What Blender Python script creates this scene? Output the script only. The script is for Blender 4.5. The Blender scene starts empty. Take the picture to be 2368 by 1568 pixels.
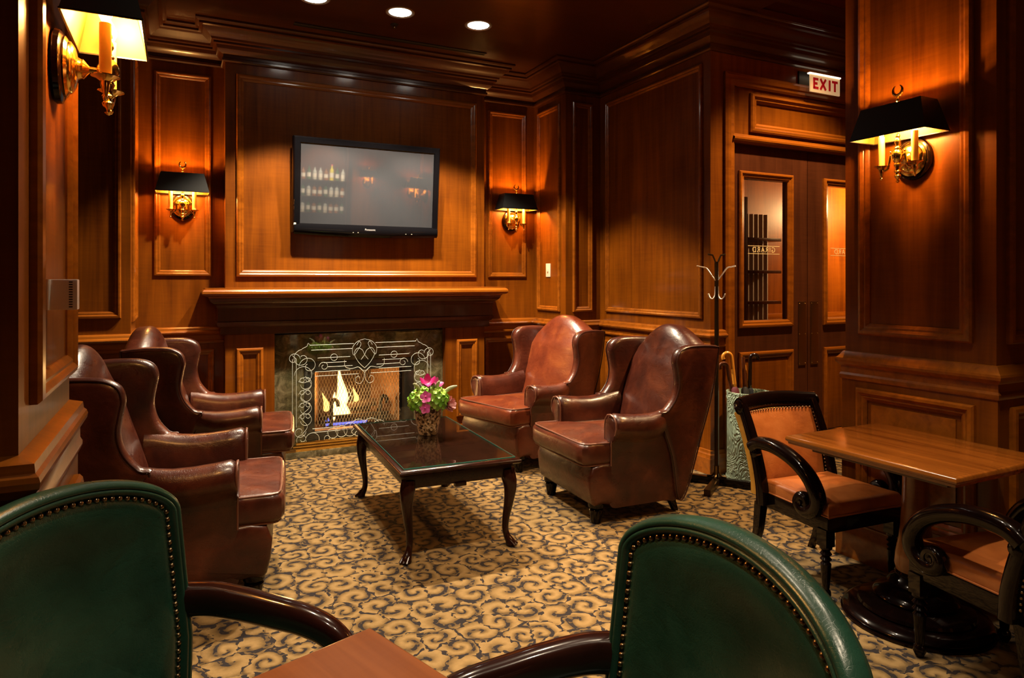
import bpy, bmesh, math, random
from math import pi, sin, cos, radians, sqrt, atan2
random.seed(7)
SC = bpy.context.scene
COL = SC.collection
# ------------------------------------------------------------------ camera
cam_d = bpy.data.cameras.new('camera'); cam = bpy.data.objects.new('camera', cam_d); COL.objects.link(cam)
cam_d.sensor_width = 36.0; cam_d.lens = 36.0 * 1570.0 / 2368.0; cam_d.shift_y = -135.0 / 2368.0
cam_d.clip_start = 0.05
cam.location = (0, 0, 1.4); cam.rotation_euler = (pi / 2, 0, -radians(26.24))
SC.camera = cam
# ------------------------------------------------------------------ exposure, world
SC.view_settings.view_transform = 'Standard'; SC.view_settings.look = 'None'
SC.view_settings.gamma = 1.0; SC.view_settings.use_curve_mapping = False
SC.view_settings.exposure = 0.0
SC.cycles.use_denoising = True
SC.cycles.max_bounces = 6; SC.cycles.diffuse_bounces = 3; SC.cycles.glossy_bounces = 3; SC.cycles.use_adaptive_sampling = True; SC.cycles.adaptive_threshold = .05
SC.cycles.sample_clamp_indirect = 4.0
W = bpy.data.worlds.new('world'); SC.world = W; W.use_nodes = True
W.node_tree.nodes['Background'].inputs[0].default_value = (1.0, 0.6, 0.35, 1)
W.node_tree.nodes['Background'].inputs[1].default_value = 0.005
CEIL = 3.32
# ------------------------------------------------------------------ lamps of the room (ceiling downlights)
def spot(loc, power, size=95, blend=0.35, col=(1, .80, .56), rad=.045, aim=None):
    d = bpy.data.lights.new('ceiling_spot_lamp', 'SPOT'); d.energy = power; d.spot_size = radians(size); d.spot_blend = blend
    d.color = col; d.shadow_soft_size = rad
    o = bpy.data.objects.new('ceiling_spot_lamp', d); COL.objects.link(o); o.location = loc
    if aim:
        import mathutils
        v = mathutils.Vector(aim) - mathutils.Vector(loc); o.rotation_euler = v.to_track_quat('-Z', 'Y').to_euler()
    return o
DOWN = [(0.836, 4.73), (1.43, 4.71), (2.03, 4.69)]
for x, y in DOWN: spot((x, y, CEIL - .03), 460, 94, .25)
for x, y in [(0.55, 2.2), (1.5, 2.2)]: spot((x, y, CEIL - .03), 168, 78, .6)
for x, y in [(0.35, 0.5), (1.15, 0.4)]: spot((x, y, CEIL - .03), 110, 72, .6)
spot((1.95, 1.25, CEIL - .03), 210, 64, .5)
spot((4.2, 2.7, 4.3), 1000, 76, .4, (1, .66, .34))
def point(loc, power, col, rad=.02, name='lamp'):
    d = bpy.data.lights.new(name, 'POINT'); d.energy = power; d.color = col; d.shadow_soft_size = rad
    o = bpy.data.objects.new(name, d); COL.objects.link(o); o.location = loc; return o
point((6.65, 4.5, 2.2), 330, (1, .58, .24), .08, 'corridor_lamp')
# ------------------------------------------------------------------ materials
def nt(name):
    m = bpy.data.materials.new(name); m.use_nodes = True
    n = m.node_tree.nodes; l = m.node_tree.links
    return m, n, l, n['Principled BSDF']
def setp(b, **k):
    names = dict(col='Base Color', rough='Roughness', metal='Metallic', spec='Specular IOR Level', coat='Coat Weight', coatr='Coat Roughness',
                 em='Emission Color', ems='Emission Strength', trans='Transmission Weight', alpha='Alpha', ior='IOR', sss='Subsurface Weight', sheen='Sheen Weight')
    for a, v in k.items():
        if a in ('col', 'em'): v = (*v, 1)
        b.inputs[names[a]].default_value = v
def plain(name, col, rough=.5, **k):
    m, n, l, b = nt(name); setp(b, col=col, rough=rough, **k); return m
def ramp(n, stops):
    r = n.new('ShaderNodeValToRGB'); e = r.color_ramp.elements
    while len(e) < len(stops): e.new(.5)
    for i, (p, c) in enumerate(stops): e[i].position = p; e[i].color = (*c, 1)
    return r
def coords(n, l, scale, kind='Object', rot=(0, 0, 0)):
    t = n.new('ShaderNodeTexCoord'); mp = n.new('ShaderNodeMapping'); mp.inputs['Scale'].default_value = scale; mp.inputs['Rotation'].default_value = rot
    l.new(t.outputs[kind], mp.inputs[0]); return mp
def noise(n, l, vec, scale=1, detail=4, rough=.5, dist=0):
    x = n.new('ShaderNodeTexNoise'); x.inputs['Scale'].default_value = scale; x.inputs['Detail'].default_value = detail
    x.inputs['Roughness'].default_value = rough; x.inputs['Distortion'].default_value = dist
    l.new(vec, x.inputs['Vector']); return x
def math_(n, l, op, a, b=None, c=None):
    x = n.new('ShaderNodeMath'); x.operation = op
    for i, v in enumerate((a, b, c)):
        if v is None: continue
        if isinstance(v, (int, float)): x.inputs[i].default_value = v
        else: l.new(v, x.inputs[i])
    return x.outputs[0]
def wood(name, dark, light, axis='z', rough=.22, fleck=.3, coat=.5, s=1.0, coatr=.12, spec=.3):
    m, n, l, b = nt(name)
    a = {'z': (22, 22, 1.1), 'x': (1.1, 22, 22), 'y': (22, 1.1, 22)}[axis]
    f = {'z': (5, 5, 70), 'x': (70, 5, 5), 'y': (5, 70, 5)}[axis]
    g = noise(n, l, coords(n, l, tuple(v * s for v in a)).outputs[0], 1, 6, .6, .6)
    h = noise(n, l, coords(n, l, tuple(v * s for v in f)).outputs[0], 1, 3, .5, .8)
    big = noise(n, l, coords(n, l, (2.2 * s,) * 3).outputs[0], 1, 2)
    v = math_(n, l, 'MULTIPLY_ADD', h.outputs[0], fleck, math_(n, l, 'MULTIPLY', g.outputs[0], 1 - fleck))
    v = math_(n, l, 'MULTIPLY_ADD', math_(n, l, 'SUBTRACT', big.outputs[0], .5), .5, v)
    mid = tuple((p + q) / 2 for p, q in zip(dark, light))
    r = ramp(n, [(.22, dark), (.5, mid), (.80, light)]); l.new(v, r.inputs[0]); l.new(r.outputs[0], b.inputs['Base Color'])
    setp(b, rough=rough, coat=coat, coatr=coatr, spec=spec)
    bp = n.new('ShaderNodeBump'); bp.inputs['Strength'].default_value = .03; bp.inputs['Distance'].default_value = .002
    l.new(g.outputs[0], bp.inputs['Height']); l.new(bp.outputs[0], b.inputs['Normal'])
    return m
WOOD = wood('mahogany_panelling', (.070, .015, .0008), (.215, .058, .002), 'z', rough=.36, coat=.22, coatr=.12, spec=.2, fleck=.2)
WOODX = wood('mahogany_trim', (.11, .025, .0016), (.31, .090, .006), 'x', rough=.28, fleck=.12, coat=.45, coatr=.13)
WOODD = wood('dark_mahogany', (.030, .008, .003), (.085, .024, .008), 'z', rough=.3, coat=.4)
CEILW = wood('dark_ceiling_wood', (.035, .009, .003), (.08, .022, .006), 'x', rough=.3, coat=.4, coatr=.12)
TABLEW = wood('table_top_wood', (.075, .017, .002), (.36, .112, .014), 'y', rough=.25, fleck=.1, coat=.7, coatr=.16)
TABLE2 = wood('near_table_wood', (.16, .045, .014), (.31, .105, .034), 'y', rough=.3, fleck=.1, coat=.7, coatr=.22)
ESPRESSO = wood('espresso_wood', (.008, .0025, .0015), (.026, .007, .004), 'y', rough=.22, fleck=.1, coat=.25, spec=.15, coatr=.06)
BLACKW = wood('black_lacquered_wood', (.002, .001, .001), (.006, .002, .0015), 'z', rough=.2, fleck=.1, coat=.35, coatr=.05, spec=.08)
ARMW = wood('dark_polished_arm_wood', (.010, .003, .002), (.035, .009, .006), 'x', rough=.2, fleck=.1, coat=.7, coatr=.06, spec=.2)
def leather(name, c0, c1, c2, rough=.30, coat=.35, scale=1.0, crack=.20, shift=0.0):
    m, n, l, b = nt(name)
    mp = coords(n, l, (scale,) * 3)
    big = noise(n, l, mp.outputs[0], 5, 4, .6, .4)
    oi = n.new('ShaderNodeObjectInfo')
    r = ramp(n, [(.28, c0), (.5, c1), (.74, c2)])
    l.new(math_(n, l, 'ADD', big.outputs[0], shift), r.inputs[0]); l.new(r.outputs[0], b.inputs['Base Color'])
    vo = n.new('ShaderNodeTexVoronoi'); vo.feature = 'DISTANCE_TO_EDGE'; vo.inputs['Scale'].default_value = 130; l.new(mp.outputs[0], vo.inputs['Vector'])
    wr = noise(n, l, coords(n, l, (9 * scale, 9 * scale, 16 * scale)).outputs[0], 1, 5, .6, 1.2)
    hgt = math_(n, l, 'MULTIPLY_ADD', wr.outputs[0], 3.0, math_(n, l, 'MINIMUM', math_(n, l, 'MULTIPLY', vo.outputs['Distance'], 4), .3))
    bp = n.new('ShaderNodeBump'); bp.inputs['Strength'].default_value = crack; bp.inputs['Distance'].default_value = .006
    l.new(hgt, bp.inputs['Height']); l.new(bp.outputs[0], b.inputs['Normal'])
    rr = math_(n, l, 'MULTIPLY_ADD', wr.outputs[0], .25, rough - .12); l.new(rr, b.inputs['Roughness'])
    setp(b, coat=coat, coatr=.22, spec=.32)
    return m
LE_DARK = leather('oxblood_leather', (.016, .0032, .002), (.044, .009, .0045), (.10, .025, .010))  # darkened to put the shade of base, arms and wings into the colour
LE_SEAT = leather('oxblood_leather_lit', (.030, .0065, .0035), (.070, .015, .007), (.14, .036, .014))  # same oxblood leather, lightened for the light falling on the seat
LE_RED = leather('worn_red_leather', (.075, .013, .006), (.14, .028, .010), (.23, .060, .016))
LE_REDD = leather('worn_red_leather_shaded', (.035, .008, .005), (.075, .017, .009), (.13, .032, .015))  # copy of the worn red leather, darkened for the shaded outer sides
LE_GREEN = leather('green_leather', (.006, .026, .016), (.011, .043, .026), (.021, .068, .042), rough=.30, coat=.3, crack=.12)
LE_TAN = leather('tan_leather', (.24, .062, .012), (.36, .105, .022), (.46, .155, .04), rough=.38, crack=.14)
LE_MUST = leather('mustard_leather', (.24, .11, .012), (.33, .155, .018), (.40, .20, .03), rough=.38, crack=.1)
PIPING = plain('leather_piping', (.13, .045, .025), .4)
PIPINGD = plain('dark_leather_piping', (.035, .010, .007), .35)
BRASS = plain('polished_brass', (.83, .55, .17), .16, metal=1.0)
BRASSD = plain('aged_brass', (.30, .20, .09), .3, metal=1.0)
NAIL = plain('antique_nailhead_brass', (.30, .21, .115), .3, metal=1.0)
CHROME = plain('chrome', (.85, .82, .78), .42, metal=.7)
BLACKP = plain('gloss_black_plastic', (.003, .003, .004), .08, coat=.15, spec=.2)
BLACKM = plain('matte_black_metal', (.010, .009, .008), .5)
SHADE_OUT = plain('black_shade_fabric', (.008, .009, .010), .35)
SHADE_IN = plain('gold_shade_lining', (.46, .27, .045), .5)
def emis(name, col, s):
    m, n, l, b = nt(name); setp(b, col=col, em=col, ems=s, rough=.5); return m
BULB = emis('lamp_bulb', (1, .66, .25), 16)
CANDLE = plain('ivory_candle_sleeve', (.62, .40, .10), .5, sss=.2)
CANDLE.node_tree.nodes['Principled BSDF'].inputs['Subsurface Radius'].default_value = (.02, .012, .004)
DISC = emis('downlight_lens', (1, .93, .80), 22)
RIM = plain('downlight_rim', (.35, .30, .24), .35, metal=.4)
IVORY = plain('ivory_plastic', (.75, .68, .55), .4)
def glass(name, tint=(1, 1, 1), gl=.06, rough=.0):
    m = bpy.data.materials.new(name); m.use_nodes = True; n = m.node_tree.nodes; l = m.node_tree.links
    n.remove(n['Principled BSDF']); out = n['Material Output']
    t = n.new('ShaderNodeBsdfTransparent'); t.inputs[0].default_value = (*tint, 1)
    g = n.new('ShaderNodeBsdfGlossy'); g.inputs['Roughness'].default_value = rough
    fr = n.new('ShaderNodeLayerWeight'); fr.inputs[0].default_value = .5
    mx = n.new('ShaderNodeMixShader'); l.new(math_(n, l, 'MULTIPLY_ADD', math_(n, l, 'POWER', fr.outputs['Facing'], 5), .90, .04), mx.inputs[0]); l.new(t.outputs[0], mx.inputs[1]); l.new(g.outputs[0], mx.inputs[2]); l.new(mx.outputs[0], out.inputs[0])
    return m
GLASS = glass('clear_glass', (.97, 1, .98)); GLASSG = glass('table_glass', (.88, .96, .93)); GLASSD = glass('door_glass', (.9, .9, .88))
GLASSE = plain('green_glass_edge', (.02, .16, .13), .1, spec=.8)
ETCH = plain('etched_line', (.45, .50, .46), .5)
def carpet():
    m, n, l, b = nt('scroll_pattern_carpet')
    mp = coords(n, l, (1, 1, 1))
    dn = n.new('ShaderNodeTexNoise'); dn.inputs['Scale'].default_value = 11; dn.inputs['Detail'].default_value = 3; l.new(mp.outputs[0], dn.inputs['Vector'])
    vs = n.new('ShaderNodeVectorMath'); vs.operation = 'MULTIPLY_ADD'; l.new(dn.outputs['Color'], vs.inputs[0]); vs.inputs[1].default_value = (.042, .042, 0); l.new(mp.outputs[0], vs.inputs[2])
    P = vs.outputs[0]
    def scroll(scale, turns, lim):
        sc = n.new('ShaderNodeVectorMath'); sc.operation = 'SCALE'; sc.inputs['Scale'].default_value = scale; l.new(P, sc.inputs[0])
        v = n.new('ShaderNodeTexVoronoi'); v.voronoi_dimensions = '2D'; v.inputs['Scale'].default_value = 1; v.inputs['Randomness'].default_value = .62; l.new(sc.outputs[0], v.inputs['Vector'])
        e = n.new('ShaderNodeTexVoronoi'); e.voronoi_dimensions = '2D'; e.feature = 'DISTANCE_TO_EDGE'; e.inputs['Scale'].default_value = 1; e.inputs['Randomness'].default_value = .62; l.new(sc.outputs[0], e.inputs['Vector'])
        df = n.new('ShaderNodeVectorMath'); df.operation = 'SUBTRACT'; l.new(sc.outputs[0], df.inputs[0]); l.new(v.outputs['Position'], df.inputs[1])
        sp = n.new('ShaderNodeSeparateXYZ'); l.new(df.outputs[0], sp.inputs[0])
        cs = n.new('ShaderNodeSeparateColor'); l.new(v.outputs['Color'], cs.inputs[0])
        th = math_(n, l, 'ARCTAN2', sp.outputs[1], sp.outputs[0])
        sgn = math_(n, l, 'SIGN', math_(n, l, 'SUBTRACT', cs.outputs[1], .5))
        th = math_(n, l, 'MULTIPLY', th, sgn)
        ph = math_(n, l, 'MULTIPLY_ADD', v.outputs['Distance'], math_(n, l, 'MULTIPLY_ADD', cs.outputs[2], turns * .7, turns * .65), math_(n, l, 'MULTIPLY_ADD', cs.outputs[0], 6.283, th))
        s = math_(n, l, 'SINE', ph)
        lob = math_(n, l, 'MULTIPLY', math_(n, l, 'SINE', math_(n, l, 'MULTIPLY', th, 7)), .05)
        a = math_(n, l, 'GREATER_THAN', s, -.76)
        g = math_(n, l, 'GREATER_THAN', math_(n, l, 'ADD', e.outputs['Distance'], lob), lim)
        core = math_(n, l, 'GREATER_THAN', s, -.05)
        return math_(n, l, 'MULTIPLY', a, g), core, s
    a, core, s = scroll(7.6, 11.0, .042)
    a2, c2, s2 = scroll(17.0, 8.0, .11)
    gold = math_(n, l, 'MAXIMUM', a, math_(n, l, 'MULTIPLY', math_(n, l, 'MULTIPLY', a2, c2), math_(n, l, 'LESS_THAN', a, .5)))
    fine = noise(n, l, mp.outputs[0], 420, 2); fin2 = noise(n, l, mp.outputs[0], 60, 3)
    tone = ramp(n, [(.0, (.036, .021, .009)), (.40, (.150, .090, .028)), (1, (.285, .182, .070))])
    l.new(math_(n, l, 'MULTIPLY_ADD', s, .32, math_(n, l, 'MULTIPLY_ADD', fin2.outputs[0], .4, .25)), tone.inputs[0])
    mx = n.new('ShaderNodeMix'); mx.data_type = 'RGBA'; l.new(gold, mx.inputs['Factor']); mx.inputs['A'].default_value = (.011, .0075, .009, 1); l.new(tone.outputs[0], mx.inputs['B'])
    l.new(mx.outputs['Result'], b.inputs['Base Color'])
    setp(b, rough=.95, spec=.1, sheen=.15)
    bp = n.new('ShaderNodeBump'); bp.inputs['Strength'].default_value = .5; bp.inputs['Distance'].default_value = .004
    l.new(math_(n, l, 'ADD', fine.outputs[0], math_(n, l, 'MULTIPLY', gold, .5)), bp.inputs['Height']); l.new(bp.outputs[0], b.inputs['Normal'])
    return m
CARPET = carpet()
def marble():
    m, n, l, b = nt('brown_green_marble'); mp = coords(n, l, (1, 1, 1))
    a = noise(n, l, mp.outputs[0], 9, 10, .7, 1.5); r = ramp(n, [(.30, (.022, .020, .010)), (.5, (.10, .085, .045)), (.72, (.27, .23, .14))])
    l.new(a.outputs[0], r.inputs[0]); l.new(r.outputs[0], b.inputs['Base Color']); setp(b, rough=.14, coat=.4); return m
MARBLE = marble()
def brick():
    m, n, l, b = nt('firebrick'); mp = coords(n, l, (1, 1, 1))
    a = noise(n, l, mp.outputs[0], 30, 6, .7); r = ramp(n, [(.3, (.16, .075, .03)), (.7, (.42, .24, .12))]); l.new(a.outputs[0], r.inputs[0]); l.new(r.outputs[0], b.inputs['Base Color']); setp(b, rough=.9); return m
BRICK = brick()
SOOT = plain('sooty_metal', (.012, .010, .009), .7); SOOTB = plain('sooty_firebrick', (.07, .042, .025), .9)
def vase_mat():
    m, n, l, b = nt('bronze_mosaic'); mp = coords(n, l, (1, 1, 1))
    v = n.new('ShaderNodeTexVoronoi'); v.inputs['Scale'].default_value = 95; l.new(mp.outputs[0], v.inputs['Vector'])
    cs = n.new('ShaderNodeSeparateColor'); l.new(v.outputs['Color'], cs.inputs[0])
    r = ramp(n, [(.2, (.08, .04, .016)), (.5, (.45, .27, .11)), (.85, (.85, .62, .36))]); l.new(cs.outputs[0], r.inputs[0]); l.new(r.outputs[0], b.inputs['Base Color'])
    setp(b, rough=.3, metal=.45); bp = n.new('ShaderNodeBump'); bp.inputs['Strength'].default_value = .8; bp.inputs['Distance'].default_value = .004
    l.new(cs.outputs[1], bp.inputs['Height']); l.new(bp.outputs[0], b.inputs['Normal']); return m
VASE = vase_mat()
def ceramic():
    m, n, l, b = nt('celadon_relief_ceramic'); mp = coords(n, l, (1, 1, .6))
    a = noise(n, l, mp.outputs[0], 7, 3, .5, 2.5); w = math_(n, l, 'SINE', math_(n, l, 'MULTIPLY', a.outputs[0], 48))
    setp(b, col=(.34, .46, .35), rough=.35, coat=.3); bp = n.new('ShaderNodeBump'); bp.inputs['Strength'].default_value = .7; bp.inputs['Distance'].default_value = .012
    l.new(w, bp.inputs['Height']); l.new(bp.outputs[0], b.inputs['Normal']); return m
CERAMIC = ceramic()
# ------------------------------------------------------------------ mesh tools
class MB:
    def __init__(s): s.v = []; s.f = []; s.mi = []; s.cur = 0
    def add(s, vs, fs):
        o = len(s.v); s.v += [tuple(p) for p in vs]; s.f += [tuple(i + o for i in f) for f in fs]; s.mi += [s.cur] * len(fs); return s
    def box(s, x0, x1, y0, y1, z0, z1):
        return s.add([(x, y, z) for z in (z0, z1) for y in (y0, y1) for x in (x0, x1)],
                     [(0, 2, 3, 1), (4, 5, 7, 6), (0, 1, 5, 4), (2, 6, 7, 3), (0, 4, 6, 2), (1, 3, 7, 5)])
    def rings(s, rs, closed=True, cap=(True, True), loop=False):
        k = len(rs[0]); o = []; vs = [p for r in rs for p in r]; fs = []
        n = len(rs)
        for i in range(n if loop else n - 1):
            a = i * k; b = ((i + 1) % n) * k
            for j in range(k if closed else k - 1):
                jj = (j + 1) % k; fs.append((a + j, a + jj, b + jj, b + j))
        if not loop and closed:
            if cap[0]: fs.append(tuple(range(k - 1, -1, -1)))
            if cap[1]: fs.append(tuple((n - 1) * k + j for j in range(k)))
        return s.add(vs, fs)
    def lathe(s, prof, n=24, c=(0, 0, 0), ax='z', sx=1.0, sy=1.0):
        rs = []
        for r, h in prof:
            ring = []
            for i in range(n):
                a = 2 * pi * i / n; u = max(r, 1e-4) * cos(a) * sx; w = max(r, 1e-4) * sin(a) * sy
                p = {'z': (u, w, h), 'x': (h, u, w), 'y': (w, h, u)}[ax]
                ring.append((p[0] + c[0], p[1] + c[1], p[2] + c[2]))
            rs.append(ring)
        return s.rings(rs)
    def tube(s, pts, rad, n=10, sq=None, up=(0, 0, 1), closed=False, flat=1.0, cap=True):
        from mathutils import Vector as V
        P = [V(p) for p in pts]; m = len(P); rs = []; prev = None
        for i in range(m):
            if closed: t = P[(i + 1) % m] - P[i - 1]
            else: t = P[min(i + 1, m - 1)] - P[max(i - 1, 0)]
            t.normalize() if t.length > 1e-9 else None
            if prev is None:
                u = V(up); u = u - t * u.dot(t)
                if u.length < 1e-3: u = V((1, 0, 0)); u = u - t * u.dot(t)
            else: u = prev - t * prev.dot(t)
            u.normalize(); prev = u; w = t.cross(u)
            r = rad[i] if isinstance(rad, (list, tuple)) else rad
            ring = []
            for j in range(n):
                a = 2 * pi * j / n + (pi / 4 if n == 4 else 0); cu, cw = cos(a), sin(a)
                if sq: cu = math.copysign(abs(cu) ** sq, cu); cw = math.copysign(abs(cw) ** sq, cw)
                ring.append(P[i] + u * (cu * r) + w * (cw * r * flat))
            rs.append(ring)
        return s.rings(rs, loop=closed, cap=(cap, cap))
    def grid(s, fn, nu, nv):
        vs = [fn(i / nu, j / nv) for i in range(nu + 1) for j in range(nv + 1)]
        fs = [(i * (nv + 1) + j, (i + 1) * (nv + 1) + j, (i + 1) * (nv + 1) + j + 1, i * (nv + 1) + j + 1) for i in range(nu) for j in range(nv)]
        return s.add(vs, fs)
    def ball(s, c, r, nu=12, nv=8, sc=(1, 1, 1)):
        prof = [(r * sin(pi * i / nv), -r * cos(pi * i / nv)) for i in range(nv + 1)]
        rs = [[(c[0] + sc[0] * q * cos(2 * pi * j / nu), c[1] + sc[1] * q * sin(2 * pi * j / nu), c[2] + sc[2] * h) for j in range(nu)] for q, h in [(max(a, 1e-5), b) for a, b in prof]]
        return s.rings(rs)
    def xf(s, fn): s.v = [tuple(fn(*p)) for p in s.v]; return s
def mesh(name, mb, mats, smooth=40, bevel=0, fixn=True):
    me = bpy.data.meshes.new(name); me.from_pydata(mb.v, [], mb.f)
    for m in (mats if isinstance(mats, (list, tuple)) else [mats]): me.materials.append(m)
    if any(mb.mi): me.polygons.foreach_set('material_index', mb.mi)
    bm = bmesh.new(); bm.from_mesh(me)
    if fixn: bmesh.ops.recalc_face_normals(bm, faces=bm.faces)
    if bevel:
        es = [e for e in bm.edges if len(e.link_faces) == 2 and e.calc_face_angle(0) > radians(35)]
        bmesh.ops.bevel(bm, geom=es, offset=bevel, segments=2, profile=.7, affect='EDGES', clamp_overlap=True)
    bm.to_mesh(me); bm.free()
    if smooth:
        me.polygons.foreach_set('use_smooth', [True] * len(me.polygons)); me.set_sharp_from_angle(angle=radians(smooth))
    me.update(); return me
def obj(name, mb, mats, parent=None, smooth=40, bevel=0, kind=None, label=None, fixn=True, me=None):
    o = bpy.data.objects.new(name, me or mesh(name, mb, mats, smooth, bevel, fixn)); COL.objects.link(o)
    if parent is not None: o.parent = parent
    if kind: o['kind'] = kind
    if label: o['label'] = label
    return o
def tag(o, label, cat, group=None):
    o['label'] = label; o['category'] = cat
    if group: o['group'] = group
    return o
def thing(name, label, cat, loc=(0, 0, 0), rotz=0, group=None):
    o = bpy.data.objects.new(name, None); COL.objects.link(o); o.location = loc; o.rotation_euler = (0, 0, rotz); o.empty_display_size = .1
    return tag(o, label, cat, group)
def dup(root, loc, rotz, label, group=None):
    r = root.copy(); COL.objects.link(r); r.location = loc; r.rotation_euler = (0, 0, rotz); r['label'] = label
    if group: r['group'] = group
    for ch in list(root.children):
        c = ch.copy(); COL.objects.link(c); c.parent = r
        for g in list(ch.children):
            d = g.copy(); COL.objects.link(d); d.parent = c
    return r
def spline(pts, k=6, closed=False):
    n = len(pts); out = []
    R = range(n if closed else n - 1)
    for i in R:
        g = (lambda q: pts[q % n]) if closed else (lambda q: pts[min(max(q, 0), n - 1)])
        p0, p1, p2, p3 = g(i - 1), g(i), g(i + 1), g(i + 2)
        for j in range(k):
            t = j / k
            out.append(tuple(.5 * (2 * b + (c - a) * t + (2 * a - 5 * b + 4 * c - d) * t * t + (3 * b - a - 3 * c + d) * t ** 3) for a, b, c, d in zip(p0, p1, p2, p3)))
    if not closed: out.append(tuple(pts[-1]))
    return out
def inset2(P, d):
    n = len(P); A = sum(P[i][0] * P[(i + 1) % n][1] - P[(i + 1) % n][0] * P[i][1] for i in range(n)); sg = 1 if A > 0 else -1; out = []
    for i in range(n):
        a, b, c = P[i - 1], P[i], P[(i + 1) % n]
        tx, ty = c[0] - a[0], c[1] - a[1]; L = sqrt(tx * tx + ty * ty) or 1
        out.append((b[0] - ty / L * d * sg, b[1] + tx / L * d * sg))
    return out
def pad(P, th, r, fn, puff=0, c=None, seg=4, back=True, ns=5):
    """closed cushion-like solid: outline P (2D), thickness th, edge rounding r; fn(a, b, depth) maps to 3D; depth 0 is the front face"""
    if c is None: c = (sum(p[0] for p in P) / len(P), sum(p[1] for p in P) / len(P))
    rs = []
    def scl(Q, s): return [(c[0] + (q[0] - c[0]) * s, c[1] + (q[1] - c[1]) * s) for q in Q]
    In = inset2(P, r); m = MB()
    for i in range(ns):
        s = .02 + .98 * i / ns; rs.append([(*q, -puff * (1 - s * s)) for q in scl(In, s)])
    for i in range(seg + 1):
        a = pi / 2 * i / seg; rs.append([(*q, r - r * cos(a)) for q in inset2(P, r - r * sin(a))])
    if back:
        for i in range(seg + 1):
            a = pi / 2 * i / seg; rs.append([(*q, th - r + r * sin(a)) for q in inset2(P, r - r * cos(a))])
        for i in range(ns - 1, -1, -1):
            s = .02 + .98 * i / ns; rs.append([(*q, th + puff * .3 * (1 - s * s)) for q in scl(In, s)])
    m.rings([[fn(*p) for p in ring] for ring in rs], cap=(True, back))
    return m
def sweep(prof, path, closed=False):
    """prof: (d, z) pairs, d to the right of the walking direction; path: xy points; mitred"""
    n = len(path); rs = []
    for i in range(n):
        p = path[i]; a = path[i - 1] if (i > 0 or closed) else None; b = path[(i + 1) % n] if (i < n - 1 or closed) else None
        def rn(u, v):
            dx, dy = v[0] - u[0], v[1] - u[1]; L = sqrt(dx * dx + dy * dy); return (dy / L, -dx / L)
        if a is None: nx, ny = rn(p, b)
        elif b is None: nx, ny = rn(a, p)
        else:
            n1, n2 = rn(a, p), rn(p, b); k = 1 + n1[0] * n2[0] + n1[1] * n2[1]; nx, ny = (n1[0] + n2[0]) / k, (n1[1] + n2[1]) / k
        rs.append([(p[0] + nx * d, p[1] + ny * d, z) for d, z in prof])
    return MB().rings(rs, loop=closed)
def frame(fn, a0, a1, b0, b1, prof):
    """picture-frame moulding; prof (inset, height); fn(a, b, h)"""
    return MB().rings([[fn(a0 + i, b0 + i, h), fn(a1 - i, b0 + i, h), fn(a1 - i, b1 - i, h), fn(a0 + i, b1 - i, h)] for i, h in prof], cap=(False, False))
PM = [(0, -.002), (0, .012), (.006, .019), (.016, .022), (.024, .017), (.027, .013), (.034, .014), (.040, .010), (.046, .004), (.046, -.002)]
def text_mesh(body, size, mat, name, parent, fn, depth=.0005, kern=1.0):
    cu = bpy.data.curves.new(name, 'FONT'); cu.body = body; cu.size = size; cu.extrude = depth; cu.align_x = 'CENTER'; cu.align_y = 'CENTER'; cu.space_character = kern
    o = bpy.data.objects.new(name, cu); me = bpy.data.meshes.new_from_object(o)
    bpy.data.objects.remove(o)
    for v in me.vertices: v.co = fn(*v.co)
    me.materials.clear(); me.materials.append(mat); me.name = name
    return obj(name, None, None, parent, me=me)
# ------------------------------------------------------------------ the room
YB, YF, YS, YD = 5.786, 5.60, 5.199, 3.771       # alcove wall, chimney front, side bays, door wall
XL, XR0, XR = -0.28, 3.094, 3.46
BX0, BX1 = 0.327, 2.482
def st(name, mb, m, parent=None, **k): return obj(name, mb, m, parent, kind='structure', **k)
floor = st('floor', MB().box(-2.6, 7.2, -3.1, 6.4, -.1, 0), CARPET)
ceil = st('ceiling', MB().box(-2.6, 3.70, 3.30, 6.4, CEIL, CEIL + .1).box(-2.6, 3.06, -3.1, 3.30, CEIL, CEIL + .1), CEILW)
st('ceiling', MB().box(3.0, 6.2, -.2, 3.9, 4.5, 4.6), CEILW)
T = .1
w_left = st('wall_left', MB().box(-2.5, XL, YS, YS + T, 0, CEIL), WOOD)
w_lret = st('wall_left_return', MB().box(XL - T, XL, YS + T, YB + T, 0, CEIL), WOOD)
w_back = st('wall_back', MB().box(XL, .62, YB, YB + T, 0, CEIL).box(2.2, XR0, YB, YB + T, 0, CEIL).box(.62, 2.2, YB, YB + T, .97, CEIL), WOOD)
w_chim = st('wall_chimney', MB().box(BX0, BX1, YF, YB, .985, CEIL), WOOD)
w_rret = st('wall_right_return', MB().box(XR0, XR0 + T, YS + T, YB + T, 0, CEIL), WOOD)
w_bay = st('wall_right_bay', MB().box(XR0, XR, YS, YS + T, 0, CEIL), WOOD)
w_right = st('wall_right', MB().box(XR, XR + T, YD + T, YS + T, 0, CEIL), WOOD)
DX0, DXM, DX1, DZ = 3.684, 4.479, 5.274, 2.42
w_door = st('wall_door', MB().box(XR, DX0, YD, YD + T, 0, 4.5).box(DX1, 6.1, YD, YD + T, 0, 4.5).box(DX0, DX1, YD, YD + T, DZ, 4.5), WOOD)
w_rear = st('wall_rear', MB().box(-2.6, 6.2, -3.1, -3.0, 0, 3.4), WOOD)
w_west = st('wall_west', MB().box(-2.6, -2.5, -3.0, YS, 0, 3.4), WOOD)
w_east = st('wall_east', MB().box(6.1, 6.2, -3.0, 3.9, 0, 4.5), WOOD)
CX, CY0, CY1 = 3.08, 1.655, 2.372
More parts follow.
